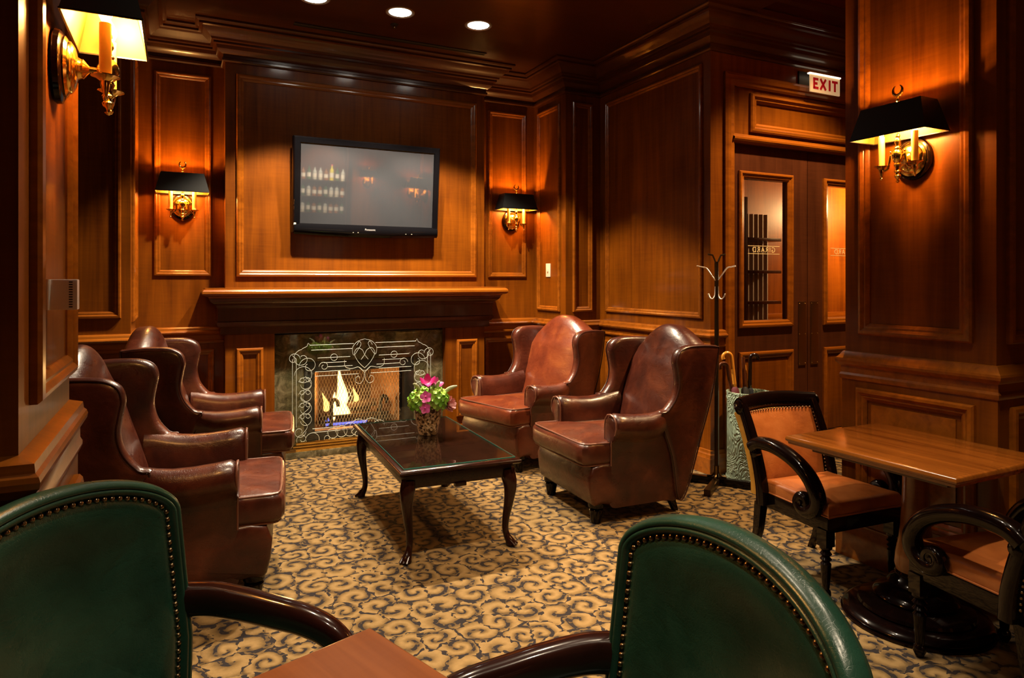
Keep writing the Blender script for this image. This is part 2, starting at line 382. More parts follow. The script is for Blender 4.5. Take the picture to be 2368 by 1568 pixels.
w_col = st('wall_column', MB().box(CX, 4.3, CY0, CY1, .95, 4.5).box(CX - .012, 4.3, CY0 - .012, CY1 + .012, 0, .95), WOOD)
PX, PY0, PY1 = -0.293, 1.70, 2.431
w_pil = st('wall_pillar', MB().box(-1.3, PX, PY0, PY1, 1.0, CEIL).box(-1.3, PX + .02, PY0 - .02, PY1 + .02, 0, 1.0), WOOD)
# panel mouldings
def panel(par, fn, a0, a1, b0, b1, s=1.0, label=None):
    return obj('panel_moulding', frame(fn, a0, a1, b0, b1, [(i * s, h * s) for i, h in PM]), WOODX, par, smooth=25)
fy = lambda Y: (lambda a, b, h: (a, Y - h, b))         # wall facing -Y
fxp = lambda X: (lambda a, b, h: (X + h, a, b))        # wall facing +X
fxm = lambda X: (lambda a, b, h: (X - h, a, b))        # wall facing -X
ZA, ZT = 1.12, 2.995
panel(w_chim, fy(YF), .405, 2.40, 1.43, 2.985, 1.15)
panel(w_back, fy(YB), -.16, .237, 1.435, 2.99); panel(w_back, fy(YB), 2.60, 3.0, 1.43, 2.99)
panel(w_lret, fxp(XL), 5.29, 5.715, ZA, ZT)
panel(w_left, fy(YS), -1.25, -.335, 1.15, ZT); panel(w_left, fy(YS), -2.4, -1.35, 1.15, ZT); panel(w_left, fy(YS), -1.25, -.335, .26, .88)
panel(w_rret, fxm(XR0), 5.29, 5.715, ZA, ZT)
panel(w_bay, fy(YS), 3.165, 3.374, ZA, ZT)
panel(w_right, fxm(XR), 3.85, 5.10, ZA, ZT); panel(w_right, fxm(XR), 3.87, 5.10, .255, .87)
panel(w_back, fy(YB), -.13, .26, .25, .87); panel(w_back, fy(YB), 2.56, 3.02, .25, .87)
panel(w_rret, fxm(XR0), 5.29, 5.715, .25, .87); panel(w_bay, fy(YS), 3.165, 3.374, .25, .87); panel(w_lret, fxp(XL), 5.29, 5.715, .25, .87)
panel(w_col, fxm(CX), 1.745, 2.29, 1.13, 4.2, 1.25); panel(w_col, fxm(CX - .012), 1.73, 2.295, .26, .865, 1.25)
panel(w_col, fy(CY0), 3.15, 3.75, 1.13, 4.2, 1.2); panel(w_col, fy(CY0 - .012), 3.15, 3.75, .26, .865, 1.2)
obj('raised_panel', MB().box(CX - .020, CX - .012, 1.81, 2.215, .335, .79), WOODX, w_col, bevel=.004)
panel(w_pil, fxp(PX), 1.815, 2.41, 1.125, 3.1, 1.25); panel(w_pil, fxp(PX + .02), 1.79, 2.36, .26, .83, 1.25)
panel(w_pil, fy(PY0), -1.2, -.42, 1.125, 3.1, 1.2)
# crown, rails, plinths
CROWN = [(0, 3.065), (.014, 3.065), (.022, 3.075), (.022, 3.09), (.012, 3.097), (.012, 3.115), (.04, 3.13), (.058, 3.15), (.065, 3.175), (.085, 3.18), (.085, 3.195), (.10, 3.20), (.105, 3.215),
         (.125, 3.235), (.155, 3.255), (.165, 3.27), (.185, 3.275), (.185, 3.29), (.20, 3.295), (.21, 3.305), (.21, 3.325), (0, 3.325)]
st('trim_1', sweep(CROWN, [(-2.5, YS), (XL, YS), (XL, YB), (BX0, YB), (BX0, YF), (BX1, YF), (BX1, YB), (XR0, YB), (XR0, YS), (XR, YS), (XR, YD)] + [(6.1, YD)]), CEILW, smooth=25)  # crown takes the darker ceiling wood, so its shade is in the colour
CROWN2 = [(0, 3.3), (.21, 3.3), (.215, 3.34), (.20, 3.36), (.20, 3.42), (.23, 3.44), (.24, 3.475), (.22, 3.49), (0, 3.49)]
st('trim_2', sweep(CROWN2, [(XR + .24, YD), (6.1, YD)]), CEILW, smooth=25)  # door cornice has the same shade-darkened wood as the crown
RAIL = [(0, .915), (.012, .915), (.020, .925), (.020, .935), (.010, .945), (.010, .975), (.024, .982), (.040, .992), (.044, 1.003), (.038, 1.012), (.026, 1.018), (.022, 1.034), (.014, 1.042), (0, 1.045)]
st('trim_3', sweep(RAIL, [(-2.5, YS), (XL, YS), (XL, YB), (BX0, YB)]), WOODX, smooth=25)
st('trim_4', sweep(RAIL, [(BX1, YB), (XR0, YB), (XR0, YS), (XR, YS), (XR, YD), (3.59, YD)]), WOODX, smooth=25)
RC = [(d * .62 + .009 * (z < 1.03), .90 + (z - .915) * 1.1) for d, z in RAIL]
def around(prof, pts, name, m=WOODX):       # outward sweep around a block; pts ordered so the outside is on the right
    return st(name, sweep(prof, pts), m, smooth=25)
around(RC, [(4.3, CY1), (CX, CY1), (CX, CY0), (4.3, CY0)], 'trim_5')
RP = [(d * .55 + .020 * (z < 1.04), .885 + (z - .915) * 1.2) for d, z in RAIL]
around(RP, [(-1.3, PY0), (PX, PY0), (PX, PY1), (-1.3, PY1)], 'trim_6')
BASE = [(0, .172), (.010, .168), (.012, .150), (.020, .140), (.022, .122), (.028, .112), (.028, 0), (0, 0)]
st('baseboard_left', sweep(BASE, [(-2.5, YS), (XL, YS), (XL, YB), (BX0, YB)]), WOODX, smooth=25)
st('baseboard_right', sweep(BASE, [(BX1, YB), (XR0, YB), (XR0, YS), (XR, YS), (XR, YD), (3.60, YD)]), WOODX, smooth=25)
BC = [(d * .7 + .013, z * 1.05) for d, z in BASE]
around(BC, [(4.3, CY1), (CX, CY1), (CX, CY0), (4.3, CY0)], 'baseboard_column')
around(BC, [(-1.3, PY0), (PX, PY0), (PX, PY1), (-1.3, PY1)], 'baseboard_pillar')
# door casing and transom
CAS = [(0, 0), (0, .02), (.02, .03), (.05, .026), (.06, .016), (.08, .02), (.095, .012), (.095, 0)]
casing = st('trim_7', frame(fy(YD), 3.585, 5.372, -.02, 2.93, CAS), WOODX, smooth=25)
st('trim_8', MB().rings([[(3.66, YD - d, z), (5.3, YD - d, z)] for d, z in [(0, 2.42), (.012, 2.42), (.02, 2.435), (.035, 2.445), (.035, 2.46), (.02, 2.468), (.015, 2.485), (0, 2.49)]], closed=False), WOODX, smooth=25)
panel(w_door, fy(YD), 3.835, 5.12, 2.51, 2.80, 1.5)
# double doors
GILT = plain('gilt_lettering', (.75, .60, .30), .35)
def door(name, x0, x1, gx0, gx1, px0, px1):
    d = st(name, MB().box(x0, gx0, YD + .02, YD + .065, .01, DZ).box(gx1, x1, YD + .02, YD + .065, .01, DZ).box(gx0, gx1, YD + .02, YD + .065, 2.165, DZ).box(gx0, gx1, YD + .02, YD + .065, .01, 1.10), WOODD)
    panel(d, fy(YD + .02), gx0 - .055, gx1 + .055, 1.045, 2.22, 1.2)
    obj('lower_panel', MB().box(gx0, gx1, YD + .012, YD + .02, .21, .80), WOOD, d, bevel=.003)
    panel(d, fy(YD + .02), gx0 - .055, gx1 + .055, .15, .865, 1.2)
    obj('glass_pane', MB().box(gx0, gx1, YD + .040, YD + .046, 1.10, 2.165), GLASSD, d, smooth=0)
    pl = obj('push_plate', MB().box(px0, px1, YD + .012, YD + .02, .735, 1.235), BRASSD, d, bevel=.003, label='tall brass push plate')
    for z in (.75, .98, 1.22):
        for x in (px0 + .008, px1 - .008): obj('screw', MB().ball((x, YD + .011, z), .004, 8, 6), BRASS, pl)
    cxm = (gx0 + gx1) / 2
    for z in (1.605, 1.664): obj('lettering_rule', MB().box(cxm - .165, cxm + .165, YD + .036, YD + .0395, z - .002, z + .002), GILT, d)
    text_mesh('GIRARD', .058, GILT, 'lettering', d, lambda x, y, z: (cxm - x * .98, YD + .038 + z, 1.634 + y), kern=1.25)
    return d
door('door_1', DX0, DXM - .003, 3.80, 4.253, 4.373, 4.453)
door('door_2', DXM + .003, DX1, 4.705, 5.158, 4.510, 4.592)
# corridor behind the doors
st('wall_corridor', MB().box(3.6, 7.2, 5.1, 5.2, 0, 3.2), WOOD)
st('wall_corridor_side', MB().box(7.1, 7.2, 3.9, 5.1, 0, 3.2), WOOD)
st('ceiling_corridor', MB().box(3.6, 7.2, 3.88, 5.2, 3.2, 3.3), CEILW)
st('trim_9', MB().box(4.6, 7.1, 5.04, 5.1, 1.0, 1.06), WOODX, bevel=.01)
st('trim_10', MB().box(6.06, 6.20, 5.05, 5.1, 1.06, 1.80), WOODX, bevel=.008)
# ------------------------------------------------------------------ fireplace
fp = thing('fireplace', 'mahogany fireplace with deep mantel shelf and marble surround under the television', 'fireplace', (1.405, YF, 0))
def fob(name, mb, m, **k): mb.xf(lambda x, y, z: (x - 1.405, y - YF, z)); p = k.pop('parent', fp); return obj(name, mb, m, p, **k)
PATH = [(BX0, YB - .002), (BX0, YF), (BX1, YF), (BX1, YB - .002)]
SHELF = [(0, 1.268), (.118, 1.268), (.122, 1.278), (.143, 1.281), (.156, 1.288), (.163, 1.302), (.162, 1.318), (.153, 1.330), (.143, 1.334), (.143, 1.343), (0, 1.345)]
FRIEZE = [(0, .986), (.020, .986), (.034, .994), (.034, 1.04), (.050, 1.05), (.062, 1.07), (.064, 1.085), (.055, 1.092), (.055, 1.19), (.062, 1.20), (.064, 1.212), (.078, 1.222), (.098, 1.235), (.108, 1.25), (.112, 1.262), (.112, 1.268), (0, 1.268)]
around_f = lambda prof: sweep(prof, PATH)
fob('mantel_shelf', around_f(SHELF), WOODX, smooth=25)
fob('frieze', around_f(FRIEZE), WOODD, smooth=25)
for x0, x1, p0, p1 in ((BX0, .684, .405, .60), (2.109, BX1, 2.211, 2.410)):
    pl = fob('pilaster', MB().box(x0, x1, YF, YB - .005, 0, .985), WOOD)
    fob('panel_moulding', frame(fy(YF), p0, p1, .20, .88, [(i * 1.1, h * 1.1) for i, h in PM]), WOODX, smooth=25, parent=pl)
    fob('pilaster_base', MB().box(x0 - .012, x1 + .012, YF - .012, YB - .01, 0, .13), WOODX, bevel=.005, parent=pl)
fob('surround', MB().box(.684, .925, YF + .07, YB - .002, .05, .968).box(1.838, 2.109, YF + .07, YB - .002, .05, .968).box(.925, 1.838, YF + .07, YB - .002, .735, .968), MARBLE, bevel=.002)
fob('hearth', MB().box(.69, 2.103, YF - .075, YB + .3, 0, .05), MARBLE, bevel=.004, label='stone hearth slab')
FR = [(0, 0), (0, .02), (.01, .026), (.07, .026), (.085, .015), (.085, -.05)]
fob('firebox_frame', frame(fy(YF + .09), .92, 1.843, .05, .74, FR).box(.925, 1.838, YF + .06, YF + .10, .05, .165).box(.925, 1.838, YF + .06, YF + .10, .655, .735), BLACKM, label='black metal firebox frame')
fob('firebox', MB().add([(1.0, 5.73, .16), (1.73, 5.73, .16), (1.60, 6.2, .16), (1.13, 6.2, .16), (1.0, 5.73, .68), (1.73, 5.73, .68), (1.60, 6.2, .68), (1.13, 6.2, .68)], [(0, 1, 2, 3), (0, 3, 7, 4), (1, 5, 6, 2), (4, 7, 6, 5)]), BRICK, smooth=0, label='firebrick lining')
fob('firebox_back', MB().add([(1.13, 6.2, .16), (1.60, 6.2, .16), (1.60, 6.2, .68), (1.13, 6.2, .68)], [(0, 1, 2, 3)]), SOOTB, smooth=0, label='sooty dark firebox back')
# wire curtain of diamond mesh in front of the fire
cm = MB()
for i in range(-22, 44):
    for sg in (1, -1):
        x0 = 1.0 + i * .0255; zb, zt = .20, .655; sl = .42
        xa, xb = (x0, x0 + sl * (zt - zb)) if sg > 0 else (x0, x0 - sl * (zt - zb))
        pts = []
        for k in range(13):
            t = k / 12; x = xa + (xb - xa) * t
            if 1.005 < x < 1.735: pts.append((x, YF + .115 + .003 * sg, zb + (zt - zb) * t))
        if len(pts) > 1: cm.tube([pts[0], pts[-1]], .0017, 4)
fob('spark_curtain', cm, plain('wire_mesh', (.62, .54, .42), .4, metal=.6), smooth=0)
grate = fob('grate', MB().box(1.08, 1.66, 5.80, 5.815, .20, .215).box(1.08, 1.66, 5.80, 5.815, .25, .262).box(1.10, 1.115, 5.80, 6.05, .165, .25).box(1.62, 1.635, 5.80, 6.05, .165, .25), SOOT)
for x in (1.16, 1.58):
    tag(obj('andiron', MB().tube(spline([(x, 5.79, .165), (x, 5.785, .28), (x, 5.78, .36), (x + .02, 5.78, .40), (x + .05, 5.78, .385), (x + .055, 5.78, .34)], 4), .016, 8).box(x - .016, x + .016, 5.79, 6.05, .17, .19), SOOT),
        'black andiron at the %s end of the fire grate' % ('left' if x < 1.3 else 'right'), 'andiron')
BARK = wood('charred_log_bark', (.010, .006, .004), (.07, .035, .018), 'x', rough=.9, coat=0)
for k, (a, b, r, lb) in enumerate([((1.14, 5.90, .225), (1.52, 5.93, .235), .045, 'charred log lying lowest at the back of the grate'), ((1.20, 5.84, .23), (1.60, 5.86, .225), .036, 'thin charred log at the front of the grate'), ((1.24, 5.92, .30), (1.56, 5.86, .34), .034, 'charred log laid across the top of the other two')]):
    pts = [tuple(a[q] + (b[q] - a[q]) * i / 6 + (random.uniform(-.006, .006) if q else 0) for q in range(3)) for i in range(7)]
    tag(obj('fire_log', MB().tube(pts, [r * random.uniform(.88, 1.1) for _ in pts], 10), BARK), lb, 'log', 'logs on the fire grate')
def flame_mat(name, c, s):
    m = bpy.data.materials.new(name); m.use_nodes = True; n = m.node_tree.nodes; l = m.node_tree.links; n.remove(n['Principled BSDF'])
    t = n.new('ShaderNodeBsdfTransparent'); e = n.new('ShaderNodeEmission'); e.inputs[0].default_value = (*c, 1); e.inputs[1].default_value = s
    lw = n.new('ShaderNodeLayerWeight'); lw.inputs[0].default_value = .5
    mx = n.new('ShaderNodeMixShader'); l.new(math_(n, l, 'POWER', math_(n, l, 'SUBTRACT', 1.0, lw.outputs['Facing']), 2.2), mx.inputs[0]); l.new(t.outputs[0], mx.inputs[1]); l.new(e.outputs[0], mx.inputs[2]); l.new(mx.outputs[0], n['Material Output'].inputs[0]); return m
FL_W = flame_mat('white_hot_flame', (1, .56, .19), 6); FL_Y = flame_mat('yellow_flame', (1, .48, .12), 3.5); FL_B = flame_mat('blue_gas_flame', (.16, .18, .9), 1.6)
def flame(name, base, hgt, r, m, label, lean=0, parent=None):
    prof = [(.04, 0), (.55, .05), (.92, .15), (1, .27), (.82, .45), (.52, .64), (.24, .84), (.02, 1)]
    rs = []
    for q, z in spline(prof, 3):
        ph = z * 5; cxx = base[0] + lean * z * z + sin(ph) * r * .28; cyy = base[1] + cos(ph * 1.3) * r * .15
        rs.append([(cxx + q * r * cos(2 * pi * j / 14), cyy + q * r * .7 * sin(2 * pi * j / 14), base[2] + z * hgt) for j in range(14)])
    return obj(name, MB().rings(rs), m, parent, smooth=80)
fr = thing('fire', 'bright burning fire with white, yellow and blue gas flames in the grate', 'fire', (0, 0, 0))
flame('flame', (1.255, 5.885, .28), .38, .056, FL_W, '', .01, fr); flame('flame', (1.205, 5.86, .19), .26, .066, FL_W, '', .02, fr)
flame('flame', (1.135, 5.88, .28), .17, .035, FL_Y, '', -.02, fr); flame('flame', (1.39, 5.885, .34), .14, .026, FL_Y, '', -.02, fr)
flame('flame', (1.275, 5.85, .20), .20, .048, FL_W, '', .02, fr)
obj('burner_bar', MB().tube([(1.16, 5.845, .232), (1.44, 5.845, .236)], .008, 8), emis('glowing_burner', (1, .8, .5), 3), fr)
for i in range(12): flame('blue_flame', (1.12 + i * .03, 5.835, .166), .075, .022, FL_B, '', 0, fr)
point((1.24, 5.82, .42), 16, (1, .50, .17), .06, 'fire_lamp').parent = None
# etched glass fire screen on a brass foot
sc = thing('fire_screen', 'clear glass fire screen etched with white scrollwork on a stepped brass base', 'fire screen', (1.39, YF - .018, .05))
GX0, GX1 = .775, 1.995; G = lambda x, z: (x - 1.39, 0, z - .05)
def rounded(x0, x1, z0, z1, r, k=6):
    o = []
    for cx_, cz_, a0 in ((x1 - r, z1 - r, 0), (x0 + r, z1 - r, pi / 2)): o += [(cx_ + r * cos(a0 + pi / 2 * i / k), cz_ + r * sin(a0 + pi / 2 * i / k)) for i in range(k + 1)]
    return o + [(x0, z0), (x1, z0)]
RO = [(x - 1.39, z - .05) for x, z in rounded(GX0, GX1, .09, .980, .07)]
gp = obj('glass_panel', MB().rings([[(x, -.003, z) for x, z in RO], [(x, .003, z) for x, z in RO]]), GLASS, sc, smooth=0)
br = MB()
for i, (w, d, z0, z1) in enumerate([(.60, .050, .0, .028), (.575, .038, .028, .046), (.55, .028, .046, .070)]):
    br.box(-w, w, -d, d * .45, z0, z1)
obj('brass_base', br, BRASS, sc, bevel=.006)
for sx in (-1, 1): obj('foot', MB().box(sx * .60 - .045, sx * .60 + .045, -.056, .035, 0, .022), BRASSD, sc, bevel=.008)
et = MB(); EW = .0016
def ln(pts, w=EW): et.tube([(x, -.0045, z) for x, z in pts], w, 6, flat=1)
def spi(cx_, cz_, r0, r1, a0, a1, k=26, w=EW): ln([(cx_ + (r0 + (r1 - r0) * t / k) * cos(a0 + (a1 - a0) * t / k), cz_ + (r0 + (r1 - r0) * t / k) * sin(a0 + (a1 - a0) * t / k)) for t in range(k + 1)], w)
for sx in (-1, 1):
    m_ = lambda P: [(sx * x, z) for x, z in P]
    def S(cx_, cz_, r0, r1, a0, a1, k=26):
        if sx < 0: spi(-cx_, cz_, r0, r1, pi - a0, pi - a1, k)
        else: spi(cx_, cz_, r0, r1, a0, a1, k)
    for z, xa, xb in ((.905, .09, .44), (.865, .10, .43), (.80, .12, .38), (.76, .15, .33), (.725, .10, .30), (.69, .12, .40), (.655, .05, .40)): ln(m_([(xa, z), (xb, z)]), .0019)
    ln(m_([(.44, .905), (.452, .925), (.463, .898), (.50, .88)]))
    S(.50, .80, .075, .02, pi / 2, pi / 2 - 2.2 * pi); S(.45, .74, .075, .018, 0, 2.3 * pi); S(.565, .80, .05, .012, pi, pi - 2.2 * pi)
    S(.49, .67, .07, .06, 0, 1.7 * pi); S(.25, .80, .028, .026, 0, 2 * pi); S(.33, .73, .04, .012, 0, 2.4 * pi)
    for xx in (.545, .575): ln(m_([(xx, .80), (xx, .26)]), .0018)
    ln(m_([(.545, .80), (.575, .83)]))
    for zc in (.60, .50, .40, .31): S(.475, zc, .055, .038, pi * .1, pi * 1.95); S(.455, zc + .03, .018, .016, 0, 2 * pi, 14); S(.50, zc + .03, .018, .016, 0, 2 * pi, 14)
    ln(m_(spline([(.475, .66), (.43, .58), (.51, .50), (.44, .42), (.51, .34), (.46, .26), (.50, .20)], 6)))
    for z, xa, xb in ((.235, .20, .42), (.205, .20, .42), (.125, .12, .46), (.095, .12, .44)): ln(m_([(xa, z), (xb, z)]), .0019)
    ln(m_([(.46, .125), (.47, .105), (.455, .08)])); S(.50, .16, .05, .012, -pi / 2, 1.9 * pi); S(.42, .15, .055, .05, 0, 2 * pi); S(.52, .22, .05, .015, pi, 3.2 * pi)
    for k_, r_ in ((.05, .075), (.12, .06), (.19, .05), (.26, .045)): S(k_, .215 - k_ * .12, r_, r_ * .82, 0, 2.1 * pi)
    S(.06, .17, .05, .012, 0, 2.4 * pi); S(.30, .15, .04, .01, pi, 3.4 * pi)
    # heart knot at the top and the two curls below it
    ln(m_(spline([(0, .70), (.05, .75), (.085, .82), (.06, .865), (.02, .85), (0, .81), (-.03, .77)], 6))); ln(m_(spline([(0, .94), (.06, .92), (.10, .87), (.09, .81), (.05, .86), (.03, .90), (.045, .92), (.065, .89)], 6)))
    ln(m_(spline([(-.05, .71), (0, .675), (.05, .71), (.11, .70), (.16, .72), (.165, .775)], 6)))
    ln(m_(spline([(-.03, .69), (.0, .66), (.008, .61), (.035, .575), (.07, .585), (.075, .62), (.05, .635), (.04, .615)], 6)))
et.xf(lambda x, y, z: (x, y, z - .072))
obj('etched_scrollwork', et, ETCH, gp, smooth=60)
# ------------------------------------------------------------------ television
tv = thing('television', 'black flat screen television tilted forward on the panelled chimney breast', 'television', (1.405, YF - .002, 2.15))
TW, TH = .600, .375
def tvx(mb, dy=-.118, tilt=radians(5.0)):
    return mb.xf(lambda x, y, z: (x, dy + y * cos(tilt) - z * sin(tilt), z * cos(tilt) + y * sin(tilt)))
bz = tvx(frame(lambda a, b, h: (a, -h, b), -TW, TW, -.30 - .075, TH, [(0, -.075), (0, 0), (.010, .012), (.048, .012), (.056, .004), (.056, -.005)]))
obj('bezel', bz, BLACKP, tv)
low = [(-.375, 0), (-.372, .012), (-.345, .020), (-.322, .013), (-.315, .010)]
obj('lower_bezel', tvx(MB().grid(lambda u, v: (-TW + .01 + (2 * TW - .02) * u, -(.008 + .016 * sin(pi * v)), -.385 + .085 * v - .014 * sin(pi * u) * (1 - v)), 24, 8)), BLACKP, tv)
obj('back_cover', tvx(MB().box(-TW + .02, TW - .02, .0, .07, -.36, TH - .02)), BLACKM, tv, bevel=.01)
SCR = plain('plasma_screen', (.033, .036, .043), .03, spec=1.0, coat=.8, coatr=.01)
scr = obj('screen', tvx(MB().box(-TW + .054, TW - .054, -.004, .004, -.305, TH - .054)), SCR, tv, smooth=0)
obj('wall_bracket', MB().box(-.25, .25, -.06, .0, -.18, .18), BLACKM, tv)
fnl = lambda x, y, z: (x, -.118 - .025 - z, -.338 + y)
text_mesh('Panasonic', .022, plain('silver_print', (.38, .38, .40), .3), 'logo', tv, fnl, .0003)
text_mesh('VIERA', .012, plain('faint_print', (.4, .4, .42), .4), 'badge', tv, lambda x, y, z: (x - .535, -.118 - .0135 - z, .342 + y), .0003)
obj('energy_sticker', tvx(MB().box(-.592, -.575, -.014, -.0125, -.315, -.297)), IVORY, tv, smooth=0)
for x in (-.13, -.09, .31, .36): obj('indicator', tvx(MB().box(x - .004, x + .004, -.026, -.022, -.362, -.359)), IVORY, tv, smooth=0)
# ------------------------------------------------------------------ ceiling lights, vent, sprinkler
for (x, y), lb in zip(DOWN, ('left', 'middle', 'right')):
    r_ = thing('recessed_light', 'round white recessed ceiling light, %s one of the three over the fireplace' % lb, 'ceiling light', (x, y, CEIL), 0, 'recessed lights over the fireplace')
    obj('trim_ring', MB().lathe([(.078, 0), (.088, -.006), (.099, -.007), (.104, -.003), (.104, 0)], 32), RIM, r_)
    obj('lens', MB().lathe([(.0, -.0015), (.080, -.0015), (.080, -.0005), (0, -.0005)], 32), DISC, r_)
vt = thing('air_vent', 'long narrow black slot air vent in the dark ceiling', 'air vent', (1.56, 5.26, CEIL))
obj('slot_frame', MB().box(-.78, .78, -.03, -.018, -.006, 0).box(-.78, .78, .018, .03, -.006, 0), BLACKM, vt); obj('slot', MB().box(-.78, .78, -.018, .018, -.003, 0), SOOT, vt)
sp_ = thing('sprinkler', 'small dark ceiling sprinkler behind the middle ceiling light', 'sprinkler', (1.46, 4.957, CEIL))
obj('escutcheon', MB().lathe([(0, -.006), (.028, -.006), (.032, 0), (0, 0)], 16), BLACKM, sp_); obj('sprinkler_head', MB().lathe([(.012, -.03), (.014, -.026), (.005, -.024), (.007, -.006)], 12), BRASSD, sp_)
# ------------------------------------------------------------------ wall sconces (local +x leaves the wall)
def sconce(loc, rz, label):
    t = thing('wall_sconce', label, 'wall lamp', loc, rz, 'brass wall sconces with black shades')
    obj('wooden_rosette', MB().lathe([(0, .001), (.082, .001), (.088, .008), (.086, .020), (.074, .026), (0, .026)], 32, ax='x', sy=1.12), BLACKW, t)
    obj('backplate', MB().lathe([(0, .026), (.070, .026), (.072, .030), (.062, .036), (.060, .042), (.048, .050), (.026, .056), (.022, .066), (.0, .068)], 32, ax='x', sy=1.12), BRASS, t)
    obj('arm', MB().lathe([(.024, .062), (.026, .068), (.016, .076), (.009, .082), (.008, .10), (.013, .104), (.013, .112), (0, .112)], 16, ax='x'), BRASS, t)
    X = .125
    bal = [(.0, -.118), (.004, -.116), (.010, -.110), (.004, -.106), (.005, -.100), (.013, -.092), (.015, -.085), (.010, -.078), (.009, -.072), (.016, -.066), (.012, -.060), (.010, -.05), (.017, -.034), (.013, -.026), (.020, -.018), (.027, -.004), (.027, .012), (.020, .026), (.013, .034), (.016, .040), (.010, .046), (.008, .054), (.014, .066), (.012, .078), (.007, .088), (.011, .094), (.010, .102), (.005, .106), (.005, .25), (.010, .254), (.010, .262), (.004, .268), (.007, .276), (.004, .284)]
    obj('column', MB().lathe(bal, 16, (X, 0, 0)), BRASS, t)
    obj('finial', MB().tube([(X, .022 * cos(a), .306 + .024 * sin(a)) for a in [pi / 2 + .5 + i * (2 * pi - 1.0) / 20 for i in range(21)]], [.002 + .006 * sin(pi * i / 20) for i in range(21)], 8), BRASS, t)
    for s in (-1, 1):
        a = obj('side_arm', MB().tube(spline([(X, s * .018, .0), (X, s * .034, .012), (X, s * .040, -.01), (X, s * .046, -.042), (X, s * .062, -.052), (X, s * .080, -.048)], 5), .0055, 8).ball((X, s * .034, .026), .006, 8, 6), BRASS, t)
        obj('drip_cup', MB().lathe([(0, -.098), (.004, -.096), (.007, -.089), (.004, -.083), (.006, -.078), (.009, -.066), (.012, -.055), (.012, -.046), (.020, -.040), (.034, -.034), (.034, -.032), (.014, -.034), (0, -.034)], 20, (X, s * .080, 0)), BRASS, t)
        c = obj('candle', MB().lathe([(.0145, -.034), (.0145, .105), (0, .105)], 16, (X, s * .080, 0)), CANDLE, t)
        obj('bulb', MB().lathe([(.005, .105), (.010, .112), (.016, .126), (.015, .140), (.008, .156), (0, .168)], 14, (X, s * .080, 0)), BULB, c)
        pl = point((X + .03, s * .045, .140), SCW, (1, .47, .12), .016, 'sconce_lamp'); pl.parent = t
    ob, ot, zb, zt = (.09, .182), (.058, .145), .093, .238
    def fr(e):
        return [[(X + sx * (o[0] - e), sy * (o[1] - e), z) for sx, sy in ((-1, -1), (1, -1), (1, 1), (-1, 1))] for o, z in ((ob, zb), (ot, zt))]
    sh = obj('shade', MB().rings(fr(0), cap=(False, False)), SHADE_OUT, t, smooth=0)
    obj('shade_lining', MB().rings(fr(.003), cap=(False, False)), SHADE_IN, sh, smooth=0)
    tr = MB()
    for e, z in ((0, zb), ): tr.rings([[(X + sx * (ob[0] + d), sy * (ob[1] + d), z + q) for sx, sy in ((-1, -1), (1, -1), (1, 1), (-1, 1))] for d, q in ((-.004, 0), (.001, 0), (.001, .004), (-.004, .004))], loop=True)
    obj('shade_trim', tr, SHADE_OUT, sh, smooth=0)
    obj('shade_spider', MB().tube([(X, -ot[1], zt - .004), (X, ot[1], zt - .004)], .002, 6).tube([(X - ot[0], 0, zt - .004), (X + ot[0], 0, zt - .004)], .002, 6), BRASS, sh)
    return t
SCW = 20.0
sconce((.035, YB, 1.965), -pi / 2, 'brass two-candle wall sconce with black shade in the panel left of the television')
sconce((2.835, YB, 1.965), -pi / 2, 'brass two-candle wall sconce with black shade in the panel right of the television')
sconce((CX, 2.005, 1.965), pi, 'brass two-candle wall sconce with black shade on the pillar above the dining table')
sconce((PX, 2.135, 1.965), 0, 'brass two-candle wall sconce with black shade on the near left pillar')
# switch, outlet, chrome box, exit sign
sw = thing('light_switch', 'ivory light switch plate on the wood panel right of the fireplace', 'light switch', (XR0, 5.51, 1.497), 0)
obj('plate', MB().box(-.006, 0, -.04, .04, -.062, .062), IVORY, sw, bevel=.002); obj('toggle', MB().box(-.016, -.006, -.008, .008, -.014, .016), IVORY, sw, bevel=.002)
ol = thing('power_outlet', 'black power outlet low on the wall behind the front right armchair', 'power outlet', (XR, 3.959, .212), 0)
obj('plate', MB().box(-.006, 0, -.075, .075, -.05, .05), BLACKP, ol, bevel=.002)
for y in (-.035, .035): obj('socket', MB().lathe([(0, -.009), (.022, -.009), (.024, -.006), (0, -.006)], 16, ax='x').xf(lambda x, yy, z: (x, yy + y, z)), plain('socket_face', (.16, .13, .10), .4), ol)
cb = thing('metal_box', 'small square chrome box with slotted edge on the near left pillar', 'hardware', (PX, 2.03, 1.365), 0)
obj('case', MB().box(0, .068, -.02, .02, -.038, .038), CHROME, cb, bevel=.003)
for i in range(11): obj('slot', MB().box(.050, .058, -.0207, -.0197, -.032 + i * .0062, -.029 + i * .0062), SOOT, cb, smooth=0)
obj('hinge_barrel', MB().lathe([(.0, -.038), (.006, -.038), (.006, .038), (0, .038)], 12, (.006, -.022, 0)), CHROME, cb)
ex = thing('exit_sign', 'lit EXIT sign with red letters above the glass doors', 'exit sign', (4.565, 3.70, 2.935), 0)
FACE = emis('lit_sign_face', (.85, .56, .27), .42); RED = emis('red_letters', (.50, .008, .012), .25)
obj('panel', MB().box(-.168, .168, -.006, .006, -.068, .068), FACE, ex, bevel=.012); obj('light_bar', MB().box(-.182, .170, -.014, .012, .068, .079), emis('sign_light_bar', (1, .85, .6), 2.2), ex, bevel=.003)
obj('mounting_plate', MB().box(-.22, .20, .055, .069, -.085, .10), BLACKM, ex, bevel=.003); obj('bracket', MB().box(-.02, .02, .006, .06, .02, .06), BLACKM, ex)
